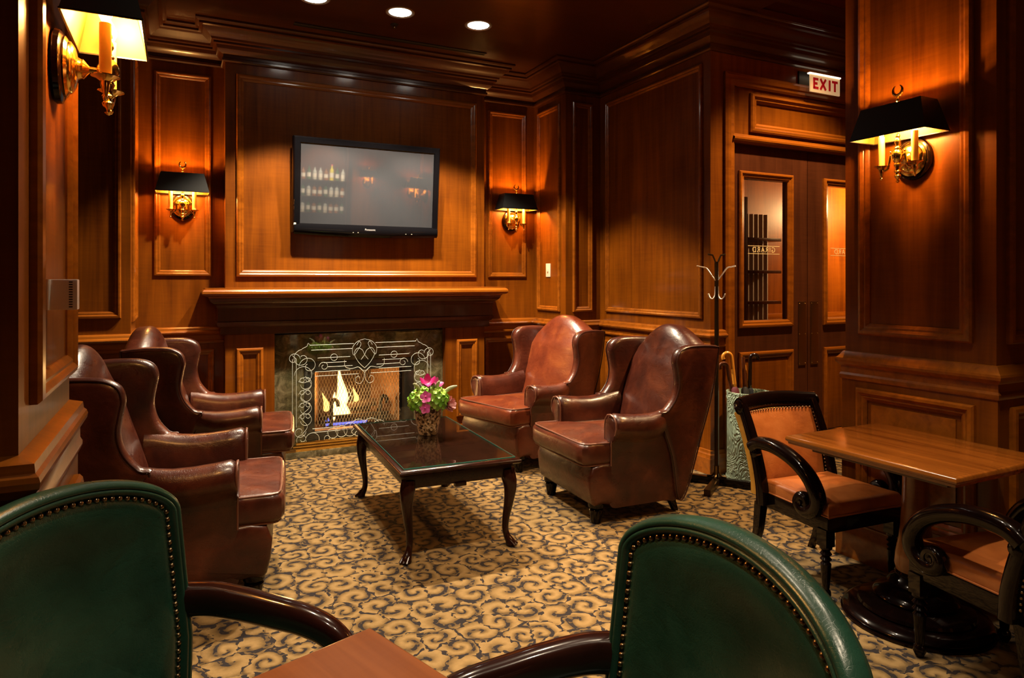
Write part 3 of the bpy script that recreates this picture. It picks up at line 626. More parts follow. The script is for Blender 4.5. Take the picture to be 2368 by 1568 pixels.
def letter(name, strokes, cxp):
    m = MB()
    for a, b in strokes: m.tube([(cxp + a[0], -.0075, a[1]), (cxp + b[0], -.0075, b[1])], .0135, 4, flat=.16, up=(0, 0, 1) if abs(a[0] - b[0]) > abs(a[1] - b[1]) else (1, 0, 0))
    return obj(name, m, RED, ex, smooth=0)
h = .042
letter('letter', [((-.02, -h), (-.02, h)), ((-.03, h - .008), (.026, h - .008)), ((-.02, 0), (.016, 0)), ((-.03, -h + .008), (.028, -h + .008))], -.108)
letter('letter', [((-.030, -h), (.030, h)), ((.030, -h), (-.030, h))], -.028)
letter('letter', [((0, -h), (0, h))], .046)
letter('letter', [((0, -h), (0, h)), ((-.032, h - .008), (.032, h - .008))], .106)
# ------------------------------------------------------------------ wing armchairs (local +x is forward, origin under the cushion's front edge)
def wing_chair(label, mats):
    LB, LS, LK, PP = mats
    t = thing('wing_armchair', label, 'armchair', group='leather wing armchairs')
    P = spline([(-.03, .13), (-.10, .118), (-.22, .10), (-.36, .108), (-.5, .085), (-.63, .08), (-.66, .2), (-.655, .335), (-.3, .335), (-.03, .335)], 3, True)
    obj('base', pad(P, .69, .022, lambda a, b, d: (a, -.345 + d, b), .004), LB, t)
    Q = [(.034, -.20), (.034, .20), (.030, .29), (.018, .325), (-.012, .341), (-.155, .343), (-.17, .33), (-.17, .27), (-.185, .262), (-.60, .262), (-.62, .24), (-.62, -.24), (-.60, -.262), (-.185, -.262), (-.17, -.27), (-.17, -.33), (-.155, -.343), (-.012, -.341), (.018, -.325), (.030, -.29)]
    Qs = []
    for i in range(len(Q)):
        a, b = Q[i - 1], Q[i]; Qs += [(a[0] + (b[0] - a[0]) * k / 4, a[1] + (b[1] - a[1]) * k / 4) for k in range(1, 5)]
    zc = lambda a, b: .010 * sin(9 * b + 3 * a) * .4
    cush = obj('seat_cushion', pad(Qs, .135, .032, lambda a, b, d: (a + .018 * sin(pi * d / .135) * (1 if a > -.1 else 0), b, .468 - d + .02 * (a + .3) + zc(a, b)), .022, c=(-.33, 0)), LK, t)
    for z in (.462, .345): obj('piping', MB().tube([(a * .99 + .0, b * .985, z + .02 * (a + .3) * (z > .4)) for a, b in inset2(Qs, .006)], .0055, 6, closed=True), PP, cush)
    def backf(u, v):
        a = u * 2 - 1; prof = BP; k = v * (len(prof) - 1); i = min(int(k), len(prof) - 2); f = k - i
        x = prof[i][0] + (prof[i + 1][0] - prof[i][0]) * f; z = prof[i][1] + (prof[i + 1][1] - prof[i][1]) * f
        hump = .42 + .58 * (.5 + .5 * cos(pi * min(1, abs(a) * 1.02))) ** .5
        if z > .86: z = .86 + (z - .86) * hump
        if v < .58: x += .042 * (1 - a * a) * min(1, max(0, (z - .42) / .2)) * (1 if z < .9 else .8)
        return (x, a * .315, z)
    BP = spline([(-.54, .38), (-.60, .50), (-.655, .64), (-.70, .78), (-.735, .90), (-.765, .99), (-.79, 1.06), (-.825, 1.105), (-.865, 1.115), (-.905, 1.085), (-.918, 1.02), (-.90, .90), (-.85, .66), (-.765, .40), (-.66, .10)], 3)
    obj('backrest', MB().grid(backf, 26, 44), LS, t, smooth=70)
    for s in (-1, 1):
        # outside panel and rolled arm
        secs = []
        ST = [(-.145, .55, .0), (-.148, .62, .55), (-.158, .632, .85), (-.175, .636, 1), (-.24, .626, 1), (-.32, .618, 1), (-.40, .616, 1), (-.46, .622, 1), (-.52, .634, 1), (-.575, .648, 1), (-.62, .655, 1)]
        for x, top, k in ST:
            if k == 0: k = .25; x = -.143; top = .636
            c0 = (.335, .45 if k < 1 else .45)
            sec = [(.345, .09), (.347, .25), (.350, top - .17), (.362, top - .145), (.396, top - .118), (.412, top - .085), (.410, top - .048), (.390, top - .015), (.355, top - .002), (.325, top - .002), (.297, top - .016), (.278, top - .045), (.270, top - .085), (.266, top - .15), (.265, .36), (.267, .09)]
            ov = min(1, max(0, (x + .60) / .20)); ov = ov * ov * (3 - 2 * ov)
            sec = [(.349 + (y - .349) * ov if y > .349 else y, z) for y, z in sec]
            if k < 1:
                sec = [(.33 + (y - .33) * (.62 + .38 * k), (z - .36) * (.88 + .12 * k) + .36) for y, z in sec]
            secs.append([(x, s * y, z) for y, z in sec])
        arm = obj('arm', MB().rings(secs), LB, t, smooth=60)
        fc = [(-.148, s * y, z) for y, z in [(.345, .335), (.348, .46), (.362, .497), (.392, .524), (.402, .557), (.397, .592), (.377, .619), (.340, .629), (.306, .622), (.285, .598), (.277, .562), (.276, .50), (.275, .335)]]
        obj('piping', MB().tube(fc, .005, 6), PP, arm)
        WP = spline([(-.47, .60), (-.515, .635), (-.565, .70), (-.585, .78), (-.575, .86), (-.565, .92), (-.585, .975), (-.64, 1.005), (-.72, 1.012), (-.81, 1.010), (-.885, 1.002), (-.915, .985), (-.895, .86), (-.85, .66), (-.775, .42), (-.67, .12), (-.60, .10), (-.56, .35)], 4, True)
        yo = lambda a, d: s * (.285 + d + .10 * max(0, a + .95) * (1 if a > -.95 else 0))
        wg = obj('wing', pad(WP, .078, .034, lambda a, b, d: (a, s * (.290 + d + .085 * min(1, max(0, (b - .5) / .3)) * max(0, a + .98)), b), .006, c=(-.76, .66)), LB, t, smooth=60)
        ed = [(a, s * (.290 + .074 + .085 * min(1, max(0, (b - .5) / .3)) * max(0, a + .98)), b) for a, b in inset2(WP, .008)]
        obj('piping', MB().tube(ed, .0045, 6, closed=True), PIPINGD, wg)
        obj('leg', MB().lathe([(0, 0), (.022, 0), (.030, .006), (.030, .02), (.036, .05), (.043, .078), (.040, .084), (.030, .086), (.046, .094), (.048, .104), (.046, .125), (0, .125)], 18, (-.085, s * .285, 0)), BLACKW, t)
        obj('leg', MB().rings([[(-.60 + sx * w - o, s * .285 + sy * w, z) for sx, sy in ((-1, -1), (1, -1), (1, 1), (-1, 1))] for z, w, o in ((0, .016, .04), (.06, .020, .015), (.11, .024, 0))]), BLACKW, t, bevel=.003)
    return t
M1 = (LE_DARK, LE_DARK, LE_SEAT, PIPING)
A = wing_chair('dark oxblood leather wing armchair nearest on the right, beside the coat rack', M1)
A.location = (2.10, 3.595, 0); A.rotation_euler.z = pi - radians(2.5)
dup(A, (.425, 3.44, 0), radians(-8), 'dark oxblood leather wing armchair nearest on the left, behind the green chair')
dup(A, (.655, 4.72, 0), radians(-8), 'dark oxblood leather wing armchair on the left, beside the fireplace')
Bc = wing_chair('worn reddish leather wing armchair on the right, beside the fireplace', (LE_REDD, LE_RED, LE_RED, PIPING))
Bc.location = (2.10, 4.70, 0); Bc.rotation_euler.z = pi + radians(13)
# ------------------------------------------------------------------ coffee table
ct = thing('coffee_table', 'dark low coffee table with inset glass top and curved legs', 'coffee table', (1.325, 3.80, 0), radians(-2.5))
HX, HY = .315, .595
obj('tabletop', MB().rings([[(sx * (HX + d), sy * (HY + d), z) for sx, sy in ((-1, -1), (1, -1), (1, 1), (-1, 1))] for d, z in ((-.02, .435), (.0, .437), (.012, .446), (.012, .456), (.004, .464), (-.008, .468), (-.013, .465))]), ESPRESSO, ct, smooth=30)
obj('glass_top', MB().box(-HX + .015, HX - .015, -HY + .015, HY - .015, .4645, .472), GLASSG, ct, smooth=0)
ge = MB()
for d in (.0,): ge.rings([[(sx * (HX - .0148 - e), sy * (HY - .0148 - e), z) for sx, sy in ((-1, -1), (1, -1), (1, 1), (-1, 1))] for e, z in ((0, .466), (0, .4722), (.0016, .4724), (.0016, .466))], loop=True)
obj('glass_edge', ge, GLASSE, ct, smooth=0, label='green bevelled glass edge')
obj('apron', MB().rings([[(sx * (HX - .03 - e), sy * (HY - .03 - e), z) for sx, sy in ((-1, -1), (1, -1), (1, 1), (-1, 1))] for e, z in ((0, .365), (0, .437), (.02, .437), (.02, .365))], loop=True).box(-.03, .03, -HY + .02, -HY + .05, .35, .37), ESPRESSO, ct, smooth=30, bevel=.002)
for sx in (-1, 1):
    for sy in (-1, 1):
        ld = [(.405, 0, .034), (.365, .004, .038), (.335, .010, .036), (.29, .012, .030), (.22, .004, .0235), (.15, -.008, .019), (.09, -.012, .0165), (.05, -.004, .0175), (.025, .010, .023), (.010, .016, .026), (0, .016, .022)]
        ld2 = spline(ld, 3); bx, by = sx * (HX - .045), sy * (HY - .045)
        lg = obj('leg', MB().tube([(bx + sx * o * .8, by + sy * o * .8, max(0, z)) for z, o, r in ld2], [r for z, o, r in ld2], 12, sq=.8, up=(1, 0, 0)), ESPRESSO, ct, smooth=60)
        for k in (-1, 0, 1): obj('toe', MB().tube([(bx + sx * .012 - k * sy * .010, by + sy * .012 + k * sx * .010, .032), (bx + sx * .034 - k * sy * .013, by + sy * .034 + k * sx * .013, .006)], [.006, .008], 8), ESPRESSO, lg)
# ------------------------------------------------------------------ flower vase and its flowers
V0 = (1.362, 3.915, .472)
vs = tag(obj('flower_vase', MB().lathe([(0, 0), (.052, 0), (.057, .006), (.066, .05), (.076, .10), (.083, .15), (.086, .168), (.080, .168), (.070, .10), (0, .05)], 36), VASE), 'bronze mosaic vase holding flowers on the coffee table', 'vase'); vs.location = V0
GRN = plain('hydrangea_green', (.19, .46, .035), .5, sss=.1); GRN2 = plain('hydrangea_light_green', (.36, .62, .08), .5, sss=.1); MAG = plain('magenta_petal', (.55, .02, .22), .45, sss=.1); PNK = plain('pink_petal', (.62, .10, .38), .45); ROSE = plain('pale_pink_rose', (.75, .36, .38), .5, sss=.1); SPRIG = plain('silver_green_sprig', (.42, .45, .27), .6); LEAF = plain('dark_leaf', (.04, .12, .02), .5)
def petal(m, c, d, size, curl=.3, wd=.75, roll=0.0):
    from mathutils import Vector as V
    d = V(d).normalized(); u = d.cross(V((0.2, 0.1, 1))).normalized(); w = d.cross(u)
    u2 = u * cos(roll) + w * sin(roll); w2 = d.cross(u2); c = V(c)
    def fn(a, b):
        y = (b - .5) * 2 * wd * sin(pi * min(1, .08 + a * .86)) ** .8
        return tuple(c + u2 * (a * size) + w2 * (y * size * .6) + d * (size * curl * (a * a - .3 * y * y)))
    m.grid(fn, 5, 4)
def hydr(name, c, r, label, sc=1):
    m = MB(); m.ball((0, 0, 0), r * .78, 12, 8); n = 62
    for i in range(n):
        z = 1 - 2 * (i + .5) / n; a = i * 2.39996; q = sqrt(1 - z * z); d = (q * cos(a), q * sin(a), z)
        if z < -.75: continue
        m.cur = random.choice([0, 1]); p = tuple(v * r * random.uniform(.84, 1.0) for v in d)
        for k in range(4): petal(m, p, d, r * .30, .35, .9, k * pi / 2 + random.random() * .4)
    o = tag(obj(name, m, [GRN, GRN2], fixn=False), label, 'flower', 'flowers in the bronze vase'); o.location = c; return o
hydr('hydrangea', (1.292, 3.862, .682), .070, 'green hydrangea head on the left of the vase, behind pink petals')
hydr('hydrangea', (1.392, 3.850, .688), .074, 'green hydrangea head at the middle right of the vase')
hydr('hydrangea', (1.345, 3.965, .690), .060, 'green hydrangea head at the back of the vase')
def bloom(name, c, d, n, size, mat, label, curl=.4, layers=1, ctr=None):
    m = MB()
    for L in range(layers):
        for k in range(n): petal(m, tuple(.006 * L * q for q in d), d, size * (1 - .22 * L), curl + .35 * L, .85, 2 * pi * k / n + L * .5)
    if ctr: m.cur = 1; m.ball(tuple(.012 * q for q in d), size * .18, 8, 6)
    o = tag(obj(name, m, [mat, ctr or mat], fixn=False), label, 'flower', 'flowers in the bronze vase'); o.location = c; return o
bloom('orchid', (1.305, 3.785, .718), (-.5, -.8, .35), 5, .036, PNK, 'bright pink orchid bloom left of centre, above another', .2, ctr=MAG)
bloom('orchid', (1.300, 3.783, .655), (-.5, -.8, .1), 5, .034, PNK, 'bright pink orchid bloom low on the left, at the vase rim', .2, ctr=MAG)
bloom('orchid', (1.345, 3.865, .785), (-.2, -.5, .8), 5, .048, MAG, 'large magenta bloom standing at the top of the bouquet', .75)
bloom('orchid', (1.415, 3.90, .772), (.3, -.6, .6), 4, .036, PNK, 'small magenta bloom at the top right of the bouquet', .6, ctr=MAG)
bloom('rose', (1.458, 3.835, .655), (.45, -.8, .25), 7, .048, ROSE, 'pale pink rose hanging over the right rim of the vase', .55, 3)
for k, (c, e, lb) in enumerate([((1.30, 3.87, .73), (1.243, 3.83, .795), 'pale green sprig leaning out at the left of the bouquet'), ((1.39, 3.86, .73), (1.405, 3.83, .80), 'pale green sprig standing between the magenta blooms'), ((1.43, 3.86, .71), (1.515, 3.82, .765), 'pale green sprig leaning out over the pale rose')]):
    mid = tuple((a + b) / 2 + (.012 if i == 2 else 0) for i, (a, b) in enumerate(zip(c, e)))
    tag(obj('flower_sprig', MB().tube(spline([c, mid, e], 6), [.004 + .008 * sin(pi * min(1, .15 + i / 14)) for i in range(13)], 8), SPRIG), lb, 'sprig', 'flowers in the bronze vase')
# ------------------------------------------------------------------ dining table against the pillar
dt = thing('dining_table', 'rectangular polished wooden pedestal table in front of the right pillar', 'table', (2.745, 1.785, 0))
def slabtop(hx, hy, z0, z1):
    t = z1 - z0
    return MB().rings([[(sx * (hx + d), sy * (hy + d), z) for sx, sy in ((-1, -1), (1, -1), (1, 1), (-1, 1))] for d, z in ((-.035, z0), (-.010, z0 + .002), (-.008, z0 + t * .3), (-.002, z0 + t * .42), (0, z0 + t * .6), (-.003, z0 + t * .85), (-.008, z1 - .001), (-.012, z1))])
def shift(mb, dx, dy): return mb.xf(lambda x, y, z: (x + dx, y + dy, z))
obj('tabletop', shift(slabtop(.308, .367, .682, .72), -.037, -.002), TABLEW, dt, smooth=30)
obj('apron', MB().box(-.265, .19, -.29, .29, .655, .684), WOODD, dt, bevel=.004)
obj('shaft', MB().lathe([(0, .655), (.10, .655), (.10, .64), (.055, .62), (.048, .60), (.050, .50), (.055, .40), (.062, .33), (.074, .27), (.078, .225), (.070, .19), (.0, .185)], 28), wood('table_shaft_wood', (.10, .030, .007), (.24, .085, .020), 'z', rough=.3), dt)
obj('base', MB().lathe([(0, .20), (.072, .20), (.078, .19), (.074, .178), (.095, .165), (.105, .15), (.100, .138), (.125, .125), (.150, .112), (.158, .098), (.150, .088), (.185, .078), (.212, .066), (.216, .054), (.206, .048), (.245, .042), (.268, .032), (.274, .022), (.268, .012), (.28, .010), (.28, 0), (0, 0)], 40), BLACKW, dt)
# ------------------------------------------------------------------ scroll-armed dining armchairs (local +x forward)
def scroll_chair(label):
    t = thing('scroll_armchair', label, 'armchair', group='black framed tan leather armchairs')
    HW = .215
    rl = MB()
    rl.rings([[(x, y, z) for x, y in ((.235, -HW - .022), (.235, HW + .022), (-.235, HW + .005), (-.235, -HW - .005))] for z in (.315, .388)])
    obj('seat_rail', rl, BLACKW, t, bevel=.006)
    SP = []
    Q = [(.24, -.235), (.24, .235), (-.19, .215), (-.19, -.215)]
    for i in range(4):
        a, b = Q[i], Q[(i + 1) % 4]; SP += [(a[0] + (b[0] - a[0]) * k / 8, a[1] + (b[1] - a[1]) * k / 8) for k in range(8)]
    SP = [(a, b) for a, b in SP]
    seat = obj('seat', pad(SP, .085, .03, lambda a, b, d: (a, b, .455 - d), .022), LE_TAN, t, smooth=60)
    obj('piping', MB().tube([(a, b, .392) for a, b in inset2(SP, -.001)], .004, 6, closed=True), LE_TAN, seat)
    def xb(y, z): k = (z - .38) / .42; return -.185 - .135 * max(0, k) ** 1.6 - .045 * (1 - (y / .24) ** 2)
    BO = []
    Q = [(-.205, .40), (.205, .40), (.222, .775), (-.222, .775)]
    for i in range(4):
        a, b = Q[i], Q[(i + 1) % 4]; BO += [(a[0] + (b[0] - a[0]) * k / 8, a[1] + (b[1] - a[1]) * k / 8) for k in range(8)]
    bk = obj('backrest', pad(BO, .03, .012, lambda a, b, d: (xb(a, b) - d + .012, a, b), .012), LE_TAN, t, smooth=60)
    BO2 = [(a * 1.13, .36 + (b - .40) * 1.08) for a, b in BO]
    bo = obj('outer_back', pad(BO2, .065, .02, lambda a, b, d: (xb(a, b) - .022 - d, a, b), .01), LE_MUST, t, smooth=60, label='mustard yellow leather outer back')
    for s in (-1, 1):
        obj('stile', MB().tube([(xb(.24, z) + .006 + .03 * max(0, .47 - z), s * (.238 + .010 * (z - .4)), z) for z in [.33 + i * .48 / 16 for i in range(17)]], [.030 - .006 * i / 16 for i in range(17)], 10, sq=.7, up=(1, 0, 0)), BLACKW, t)
        SD = [(-.235, .610), (-.19, .640), (-.11, .650), (-.02, .640), (.07, .610), (.145, .562), (.19, .50), (.198, .450), (.178, .412), (.135, .390), (.095, .396), (.078, .424), (.092, .450), (.118, .452), (.128, .430), (.112, .420)]
        Yw = [.246, .25, .255, .259, .26, .26, .258, .255, .252, .25, .25, .25, .25, .25, .25, .25]
        P = spline([(x, s * y, z) for (x, z), y in zip(SD, Yw)], 4); n = len(P)
        arm = obj('arm', MB().tube(P, [.036 if i < n * .5 else .036 - .016 * (i - n * .5) / (n * .5) for i in range(n)], 12, sq=.75, up=(0, 1, 0), flat=.92), BLACKW, t, smooth=60)
        obj('scroll', MB().lathe([(0, -.024), (.040, -.026), (.047, -.018), (.047, .018), (.040, .026), (.026, .026), (.023, .019), (.013, .019), (.010, .028), (0, .026)], 20, (.104, 0, .425), 'y').xf(lambda x, y, z: (x, s * (y + .250), z)), BLACKW, arm)
        obj('scroll', MB().lathe([(0, -.02), (.022, -.02), (.026, -.014), (.026, .014), (.018, .02), (.008, .02), (0, .026)], 16, (-.215, 0, .585), 'y').xf(lambda x, y, z: (x, s * (y + .250), z)), BLACKW, arm)
        obj('leg', MB().lathe([(0, 0), (.012, 0), (.016, .008), (.024, .026), (.022, .042), (.015, .052), (.017, .060), (.022, .14), (.024, .168), (.016, .178), (.026, .190), (.016, .202), (.027, .214), (.017, .228), (.028, .240), (.028, .252), (0, .252)], 18, (.205, s * HW, 0)).box(.205 - .027, .205 + .027, s * HW - .027, s * HW + .027, .25, .33), BLACKW, t)
        obj('leg', MB().rings([[(-.21 - o + sx * w, s * HW * (1 + .0) + sy * w, z) for sx, sy in ((-1, -1), (1, -1), (1, 1), (-1, 1))] for z, w, o in ((0, .015, .085), (.08, .017, .05), (.18, .020, .02), (.33, .024, 0))]), BLACKW, t, bevel=.003)
    cr = [(xb(y, .80) - .012, y, .806 + .012 * cos(y * 6)) for y in [-.262 + i * .524 / 24 for i in range(25)]]
    cl = obj('crest_rail', MB().tube(cr, .046, 14, up=(0, 0, 1), flat=.62), BLACKW, t, smooth=60)
    for s in (-1, 1): obj('scroll_end', MB().lathe([(0, -.004), (.034, -.004), (.036, .004), (.028, .010), (.012, .010), (0, .014)], 18, ax='y').xf(lambda x, y, z: (x + xb(.262, .80) - .012, s * (y + .262), z + .806)), BLACKW, cl)
    nm = mesh('nailhead', MB().ball((0, 0, 0), .0052, 8, 6), NAIL)
    pts = [(-.208 - .012 * i / 19, .42 + .345 * i / 19) for i in range(20)] + [(-.21 + .42 * i / 21, .775) for i in range(22)] + [(.208 + .012 * i / 19, .42 + .345 * i / 19) for i in range(20)]
    for a, b in pts:
        o = bpy.data.objects.new('nailhead', nm); COL.objects.link(o); o.parent = t; o.location = (xb(a, b) + .016, a, b)
    for s in (-1, 1):
        for i in range(19):
            z = .38 + .38 * i / 18; o = bpy.data.objects.new('nailhead', nm); COL.objects.link(o); o.parent = t; o.location = (xb(.24, z) - .028, s * (.249 - .012 * (1 - i / 18)), z)
    return t
c1 = scroll_chair('tan leather armchair with black scroll arms at the far end of the dining table')
c1.location = (2.768, 2.242, 0); c1.rotation_euler.z = radians(-94); c1.scale = (.95,) * 3
dup(c1, (2.64, 1.365, 0), radians(79), 'tan leather armchair with black scroll arms at the near end of the dining table')
# ------------------------------------------------------------------ green tub chairs in the foreground (local +x forward)
W_, ZS, ZTOP, NN, CC, KK = .2988, .8513, .9768, 2.0534, .0469, .1167
def green_chair(label):
    t = thing('green_armchair', label, 'armchair', group='green leather armchairs')
    th = [pi * i / 60 for i in range(61)]
    P = [(-W_ * cos(a), ZS + (ZTOP - ZS) * sin(a) ** (2 / NN)) for a in th]
    P = [(-W_ * .93, .40 + 0)] + [(-W_ * (.93 + .07 * min(1, i / 5)), .40 + (ZS - .40) * i / 14) for i in range(1, 14)] + P
    P = P + [(-a, b) for a, b in P[13:0:-1]] + [(W_ * .93, .40)] + [(W_ * .93 * (1 - 2 * i / 12), .40) for i in range(1, 12)]
    P = [p for i, p in enumerate(P) if i == 0 or (abs(p[0] - P[i - 1][0]) + abs(p[1] - P[i - 1][1])) > 1e-4]
    xq = lambda w, z: CC * (w / W_) ** 2 - KK * (z - .45)
    f = lambda a, b, d: (xq(a, b) + .022 - d, a, b)
    c = (0, .68); scl = lambda Q, s: [(c[0] + (q[0] - c[0]) * s, c[1] + (q[1] - c[1]) * s) for q in Q]
    m = MB(); rs = []
    prof = [(.037, .012), (.034, .009), (.032, .003), (.027, -.001), (.022, -.001), (.0195, .003), (.017, .000), (.010, .002), (.004, .009), (0, .022), (.003, .040), (.010, .052), (.022, .058), (.036, .060)]
    for ins, d in prof: rs.append([f(*q, d) for q in inset2(P, ins)])
    for s in (.8, .5, .2, .02): rs.append([f(*q, .060) for q in scl(inset2(P, .036), s)])
    m.rings(rs, cap=(False, True)); br = obj('backrest', m, LE_GREEN, t, smooth=75)
    m = MB(); rs = []
    for ins, d in ((.034, .018), (.036, .011), (.041, .010), (.048, .006), (.06, .0035), (.08, .004)): rs.append([f(*q, d) for q in inset2(P, ins)])
    In = inset2(P, .08)
    for i in range(1, 11):
        s = 1 - .98 * i / 10; rs.append([f(q[0], q[1], .004 + .012 * (1 - s * s) + .003 * sin(14 * q[0] + 9 * q[1]) * s * (1 - s) * 2) for q in scl(In, s)])
    m.rings(rs, cap=(False, True)); obj('back_panel', m, LE_GREEN, t, smooth=75)
    # nailheads along the seam
    L = inset2(P, .039); L = [q for q in L if q[1] > .43]
    seq = L; acc = 0; out = []; STEP = .0178
    for i in range(len(seq) - 1):
        a, b = seq[i], seq[i + 1]; d = sqrt((a[0] - b[0]) ** 2 + (a[1] - b[1]) ** 2)
        if d > .2: continue
        while acc <= d: out.append((a[0] + (b[0] - a[0]) * acc / d, a[1] + (b[1] - a[1]) * acc / d)); acc += STEP
        acc -= d
    nm = mesh('nailhead', MB().ball((0, 0, 0), .0062, 10, 8), NAIL); out.sort(key=lambda p: -p[1])
    for a, b in out[:100]:
        o = bpy.data.objects.new('nailhead', nm); COL.objects.link(o); o.parent = br; o.location = f(a, b, .0085)
    SPc = spline([(-.06, -.25), (.10, -.265), (.30, -.265), (.43, -.24), (.455, -.12), (.46, 0), (.455, .12), (.43, .24), (.30, .265), (.10, .265), (-.06, .25), (-.03, 0)], 3, True)
    obj('seat', pad(SPc, .10, .035, lambda a, b, d: (a, b, .475 - d), .02), LE_GREEN, t, smooth=60)
    obj('seat_rail', pad(SPc, .07, .01, lambda a, b, d: (a, b * 1.01, .376 - d), 0), ARMW, t, smooth=60)
    for s in (-1, 1):
        pts = [(.0, .296, .634), (.08, .310, .640), (.17, .311, .638), (.25, .309, .632), (.33, .308, .624), (.395, .308, .605), (.437, .308, .570), (.452, .306, .52), (.446, .298, .46), (.425, .285, .40), (.41, .275, .36)]
        P3 = spline([(x, s * y, z) for x, y, z in pts], 5); n = len(P3)
        obj('arm', MB().tube(P3, [.040 - .010 * min(1, i / (n * .6)) for i in range(n)], 14, sq=.7, flat=.78), ARMW, t, smooth=60)
        obj('leg', MB().tube([(.40, s * .26, .34), (.405, s * .265, .15), (.41, s * .27, 0)], [.028, .022, .015], 10), ARMW, t)
        obj('leg', MB().tube([(-.02, s * .22, .33), (-.05, s * .225, .15), (-.11, s * .23, 0)], [.028, .022, .015], 10), ARMW, t)
    return t
g1 = green_chair('green leather armchair with brass nailheads in the left foreground')
g1.location = (-.1951, 1.5935, 0); g1.rotation_euler.z = -.7187
dup(g1, (.7932, .8573, 0), -3.2441, 'green leather armchair with brass nailheads in the right foreground')
# near table between the green chairs
e1 = (-.934, -.358); e2 = (.323, -.946); S_ = .62
nx = .339 + (e1[0] + e2[0]) * S_ / 2; ny = 1.338 + (e1[1] + e2[1]) * S_ / 2
ft = thing('square_table', 'square wooden table cut off by the bottom edge between the green chairs', 'table', (nx, ny, 0), atan2(e2[1], e2[0]) + pi / 2)
obj('tabletop', slabtop(S_ / 2, S_ / 2, .69, .72), TABLE2, ft, smooth=30)
obj('shaft', MB().lathe([(0, .69), (.12, .69), (.10, .67), (.05, .64), (.045, .4), (.06, .2), (.05, .1), (0, .1)], 20), BLACKW, ft); obj('base', MB().lathe([(0, .12), (.07, .12), (.10, .08), (.16, .05), (.18, .02), (.18, 0), (0, 0)], 28), BLACKW, ft)
# ------------------------------------------------------------------ coat rack, umbrella stand, umbrellas
rk = thing('coat_rack', 'thin brown metal coat rack with curled hooks standing at the wall corner', 'coat rack', (3.322, 3.56, 0), atan2(-.81, .58))
BRONZE = plain('brown_bronze_metal', (.055, .035, .015), .3, metal=.8)
obj('base', MB().box(-.30, .27, -.022, .022, 0, .05), BLACKW, rk, bevel=.004); obj('foot', MB().box(-.022, .022, -.30, .13, .0, .045), BRONZE, rk, bevel=.004)
obj('pole', MB().box(-.013, .013, -.013, .013, .04, 1.53), BRONZE, rk, bevel=.002)
for k in range(4):
    a = k * pi / 2; ca, sa = cos(a), sin(a)
    obj('scroll_brace', MB().tube(spline([(ca * .016, sa * .016, .13), (ca * .018, sa * .018, .085), (ca * .035, sa * .035, .060), (ca * .065, sa * .065, .056)], 4), .007, 8), BRASSD, rk)
    b = a + radians(54.4); cb, sb = cos(b), sin(b)
    obj('upper_hook', MB().tube(spline([(cb * .012, sb * .012, 1.40), (cb * .05, sb * .05, 1.44), (cb * .095, sb * .095, 1.485), (cb * .13, sb * .13, 1.492), (cb * .175, sb * .175, 1.50)], 4), .0032, 8), CHROME, rk)
    obj('lower_hook', MB().tube(spline([(cb * .014, sb * .014, 1.36), (cb * .018, sb * .018, 1.30), (cb * .04, sb * .04, 1.275), (cb * .065, sb * .065, 1.285), (cb * .078, sb * .078, 1.31)], 4), .0032, 8), CHROME, rk)
for s in (-1, 1): obj('top_prong', MB().tube([(0, 0, 1.50), (s * .012, s * .016, 1.545), (s * .022, s * .03, 1.575), (s * .045, s * .062, 1.58)], .006, 6), BRONZE, rk)
us = tag(obj('umbrella_stand', MB().lathe([(0, .012), (.150, .012), (.153, 0), (.158, .004), (.158, .02), (.151, .028), (.149, .30), (.150, .56), (.154, .57), (.154, .582), (.150, .59), (.153, .605), (.154, .617), (.146, .619), (.140, .60), (.138, .05), (0, .05)], 48), CERAMIC), 'pale green relief-patterned ceramic umbrella stand beside the doors', 'umbrella stand')
us.location = (3.625, 3.565, 0)
def umbrella(base, top, crook, hm, cm, label, dirx=(-1, 0)):
    from mathutils import Vector as V
    t = thing('umbrella', label, 'umbrella', base, 0, 'umbrellas in the green stand')
    b = V(base); d = (V(top) - b); Lg = d.length; u = d.normalized(); cx_ = V((dirx[0], dirx[1], 0)); cx_ = (cx_ - u * cx_.dot(u)).normalized()
    obj('canopy', MB().tube([u * .03, u * (Lg * .30), u * (Lg * .60), u * (Lg * .72), u * (Lg * .745)], [.006, .022, .030, .026, .012], 10), cm, t)
    ha = [u * (Lg * .70), u * Lg]
    if crook: ha += [u * Lg + u * (crook * sin(a)) + cx_ * (crook * (1 - cos(a))) for a in [pi * 1.12 * i / 10 for i in range(1, 11)]]
    obj('handle', MB().tube(ha, .0135, 10), hm, t); obj('collar', MB().tube([u * (Lg * .735), u * (Lg * .765)], .0135, 10), BRASSD, t)
HY_ = plain('amber_wood_handle', (.62, .25, .03), .25, coat=.5); HB = plain('black_handle', (.012, .006, .005), .15, coat=.6); HBR = wood('brown_handle', (.05, .014, .006), (.14, .04, .015), 'z', coat=.6)
BURG = plain('burgundy_cloth', (.10, .008, .020), .7); NAVY = plain('navy_cloth', (.010, .014, .028), .7); BLKC = plain('black_cloth', (.012, .012, .014), .7)
umbrella((3.555, 3.535, .052), (3.507, 3.612, .862), .030, HY_, BURG, 'umbrella with amber crook handle and burgundy cloth in the green stand', (-.9, .44))
umbrella((3.66, 3.60, .052), (3.622, 3.55, .85), .028, HB, NAVY, 'umbrella with glossy black crook handle and navy cloth in the green stand', (.9, -.44))
umbrella((3.59, 3.52, .052), (3.588, 3.585, .86), 0, HBR, BLKC, 'umbrella with straight dark brown handle, in the middle of the green stand')
umbrella((3.64, 3.52, .052), (3.615, 3.60, .80), 0, HY_, BLKC, 'umbrella with straight orange handle, between the brown and black handles')
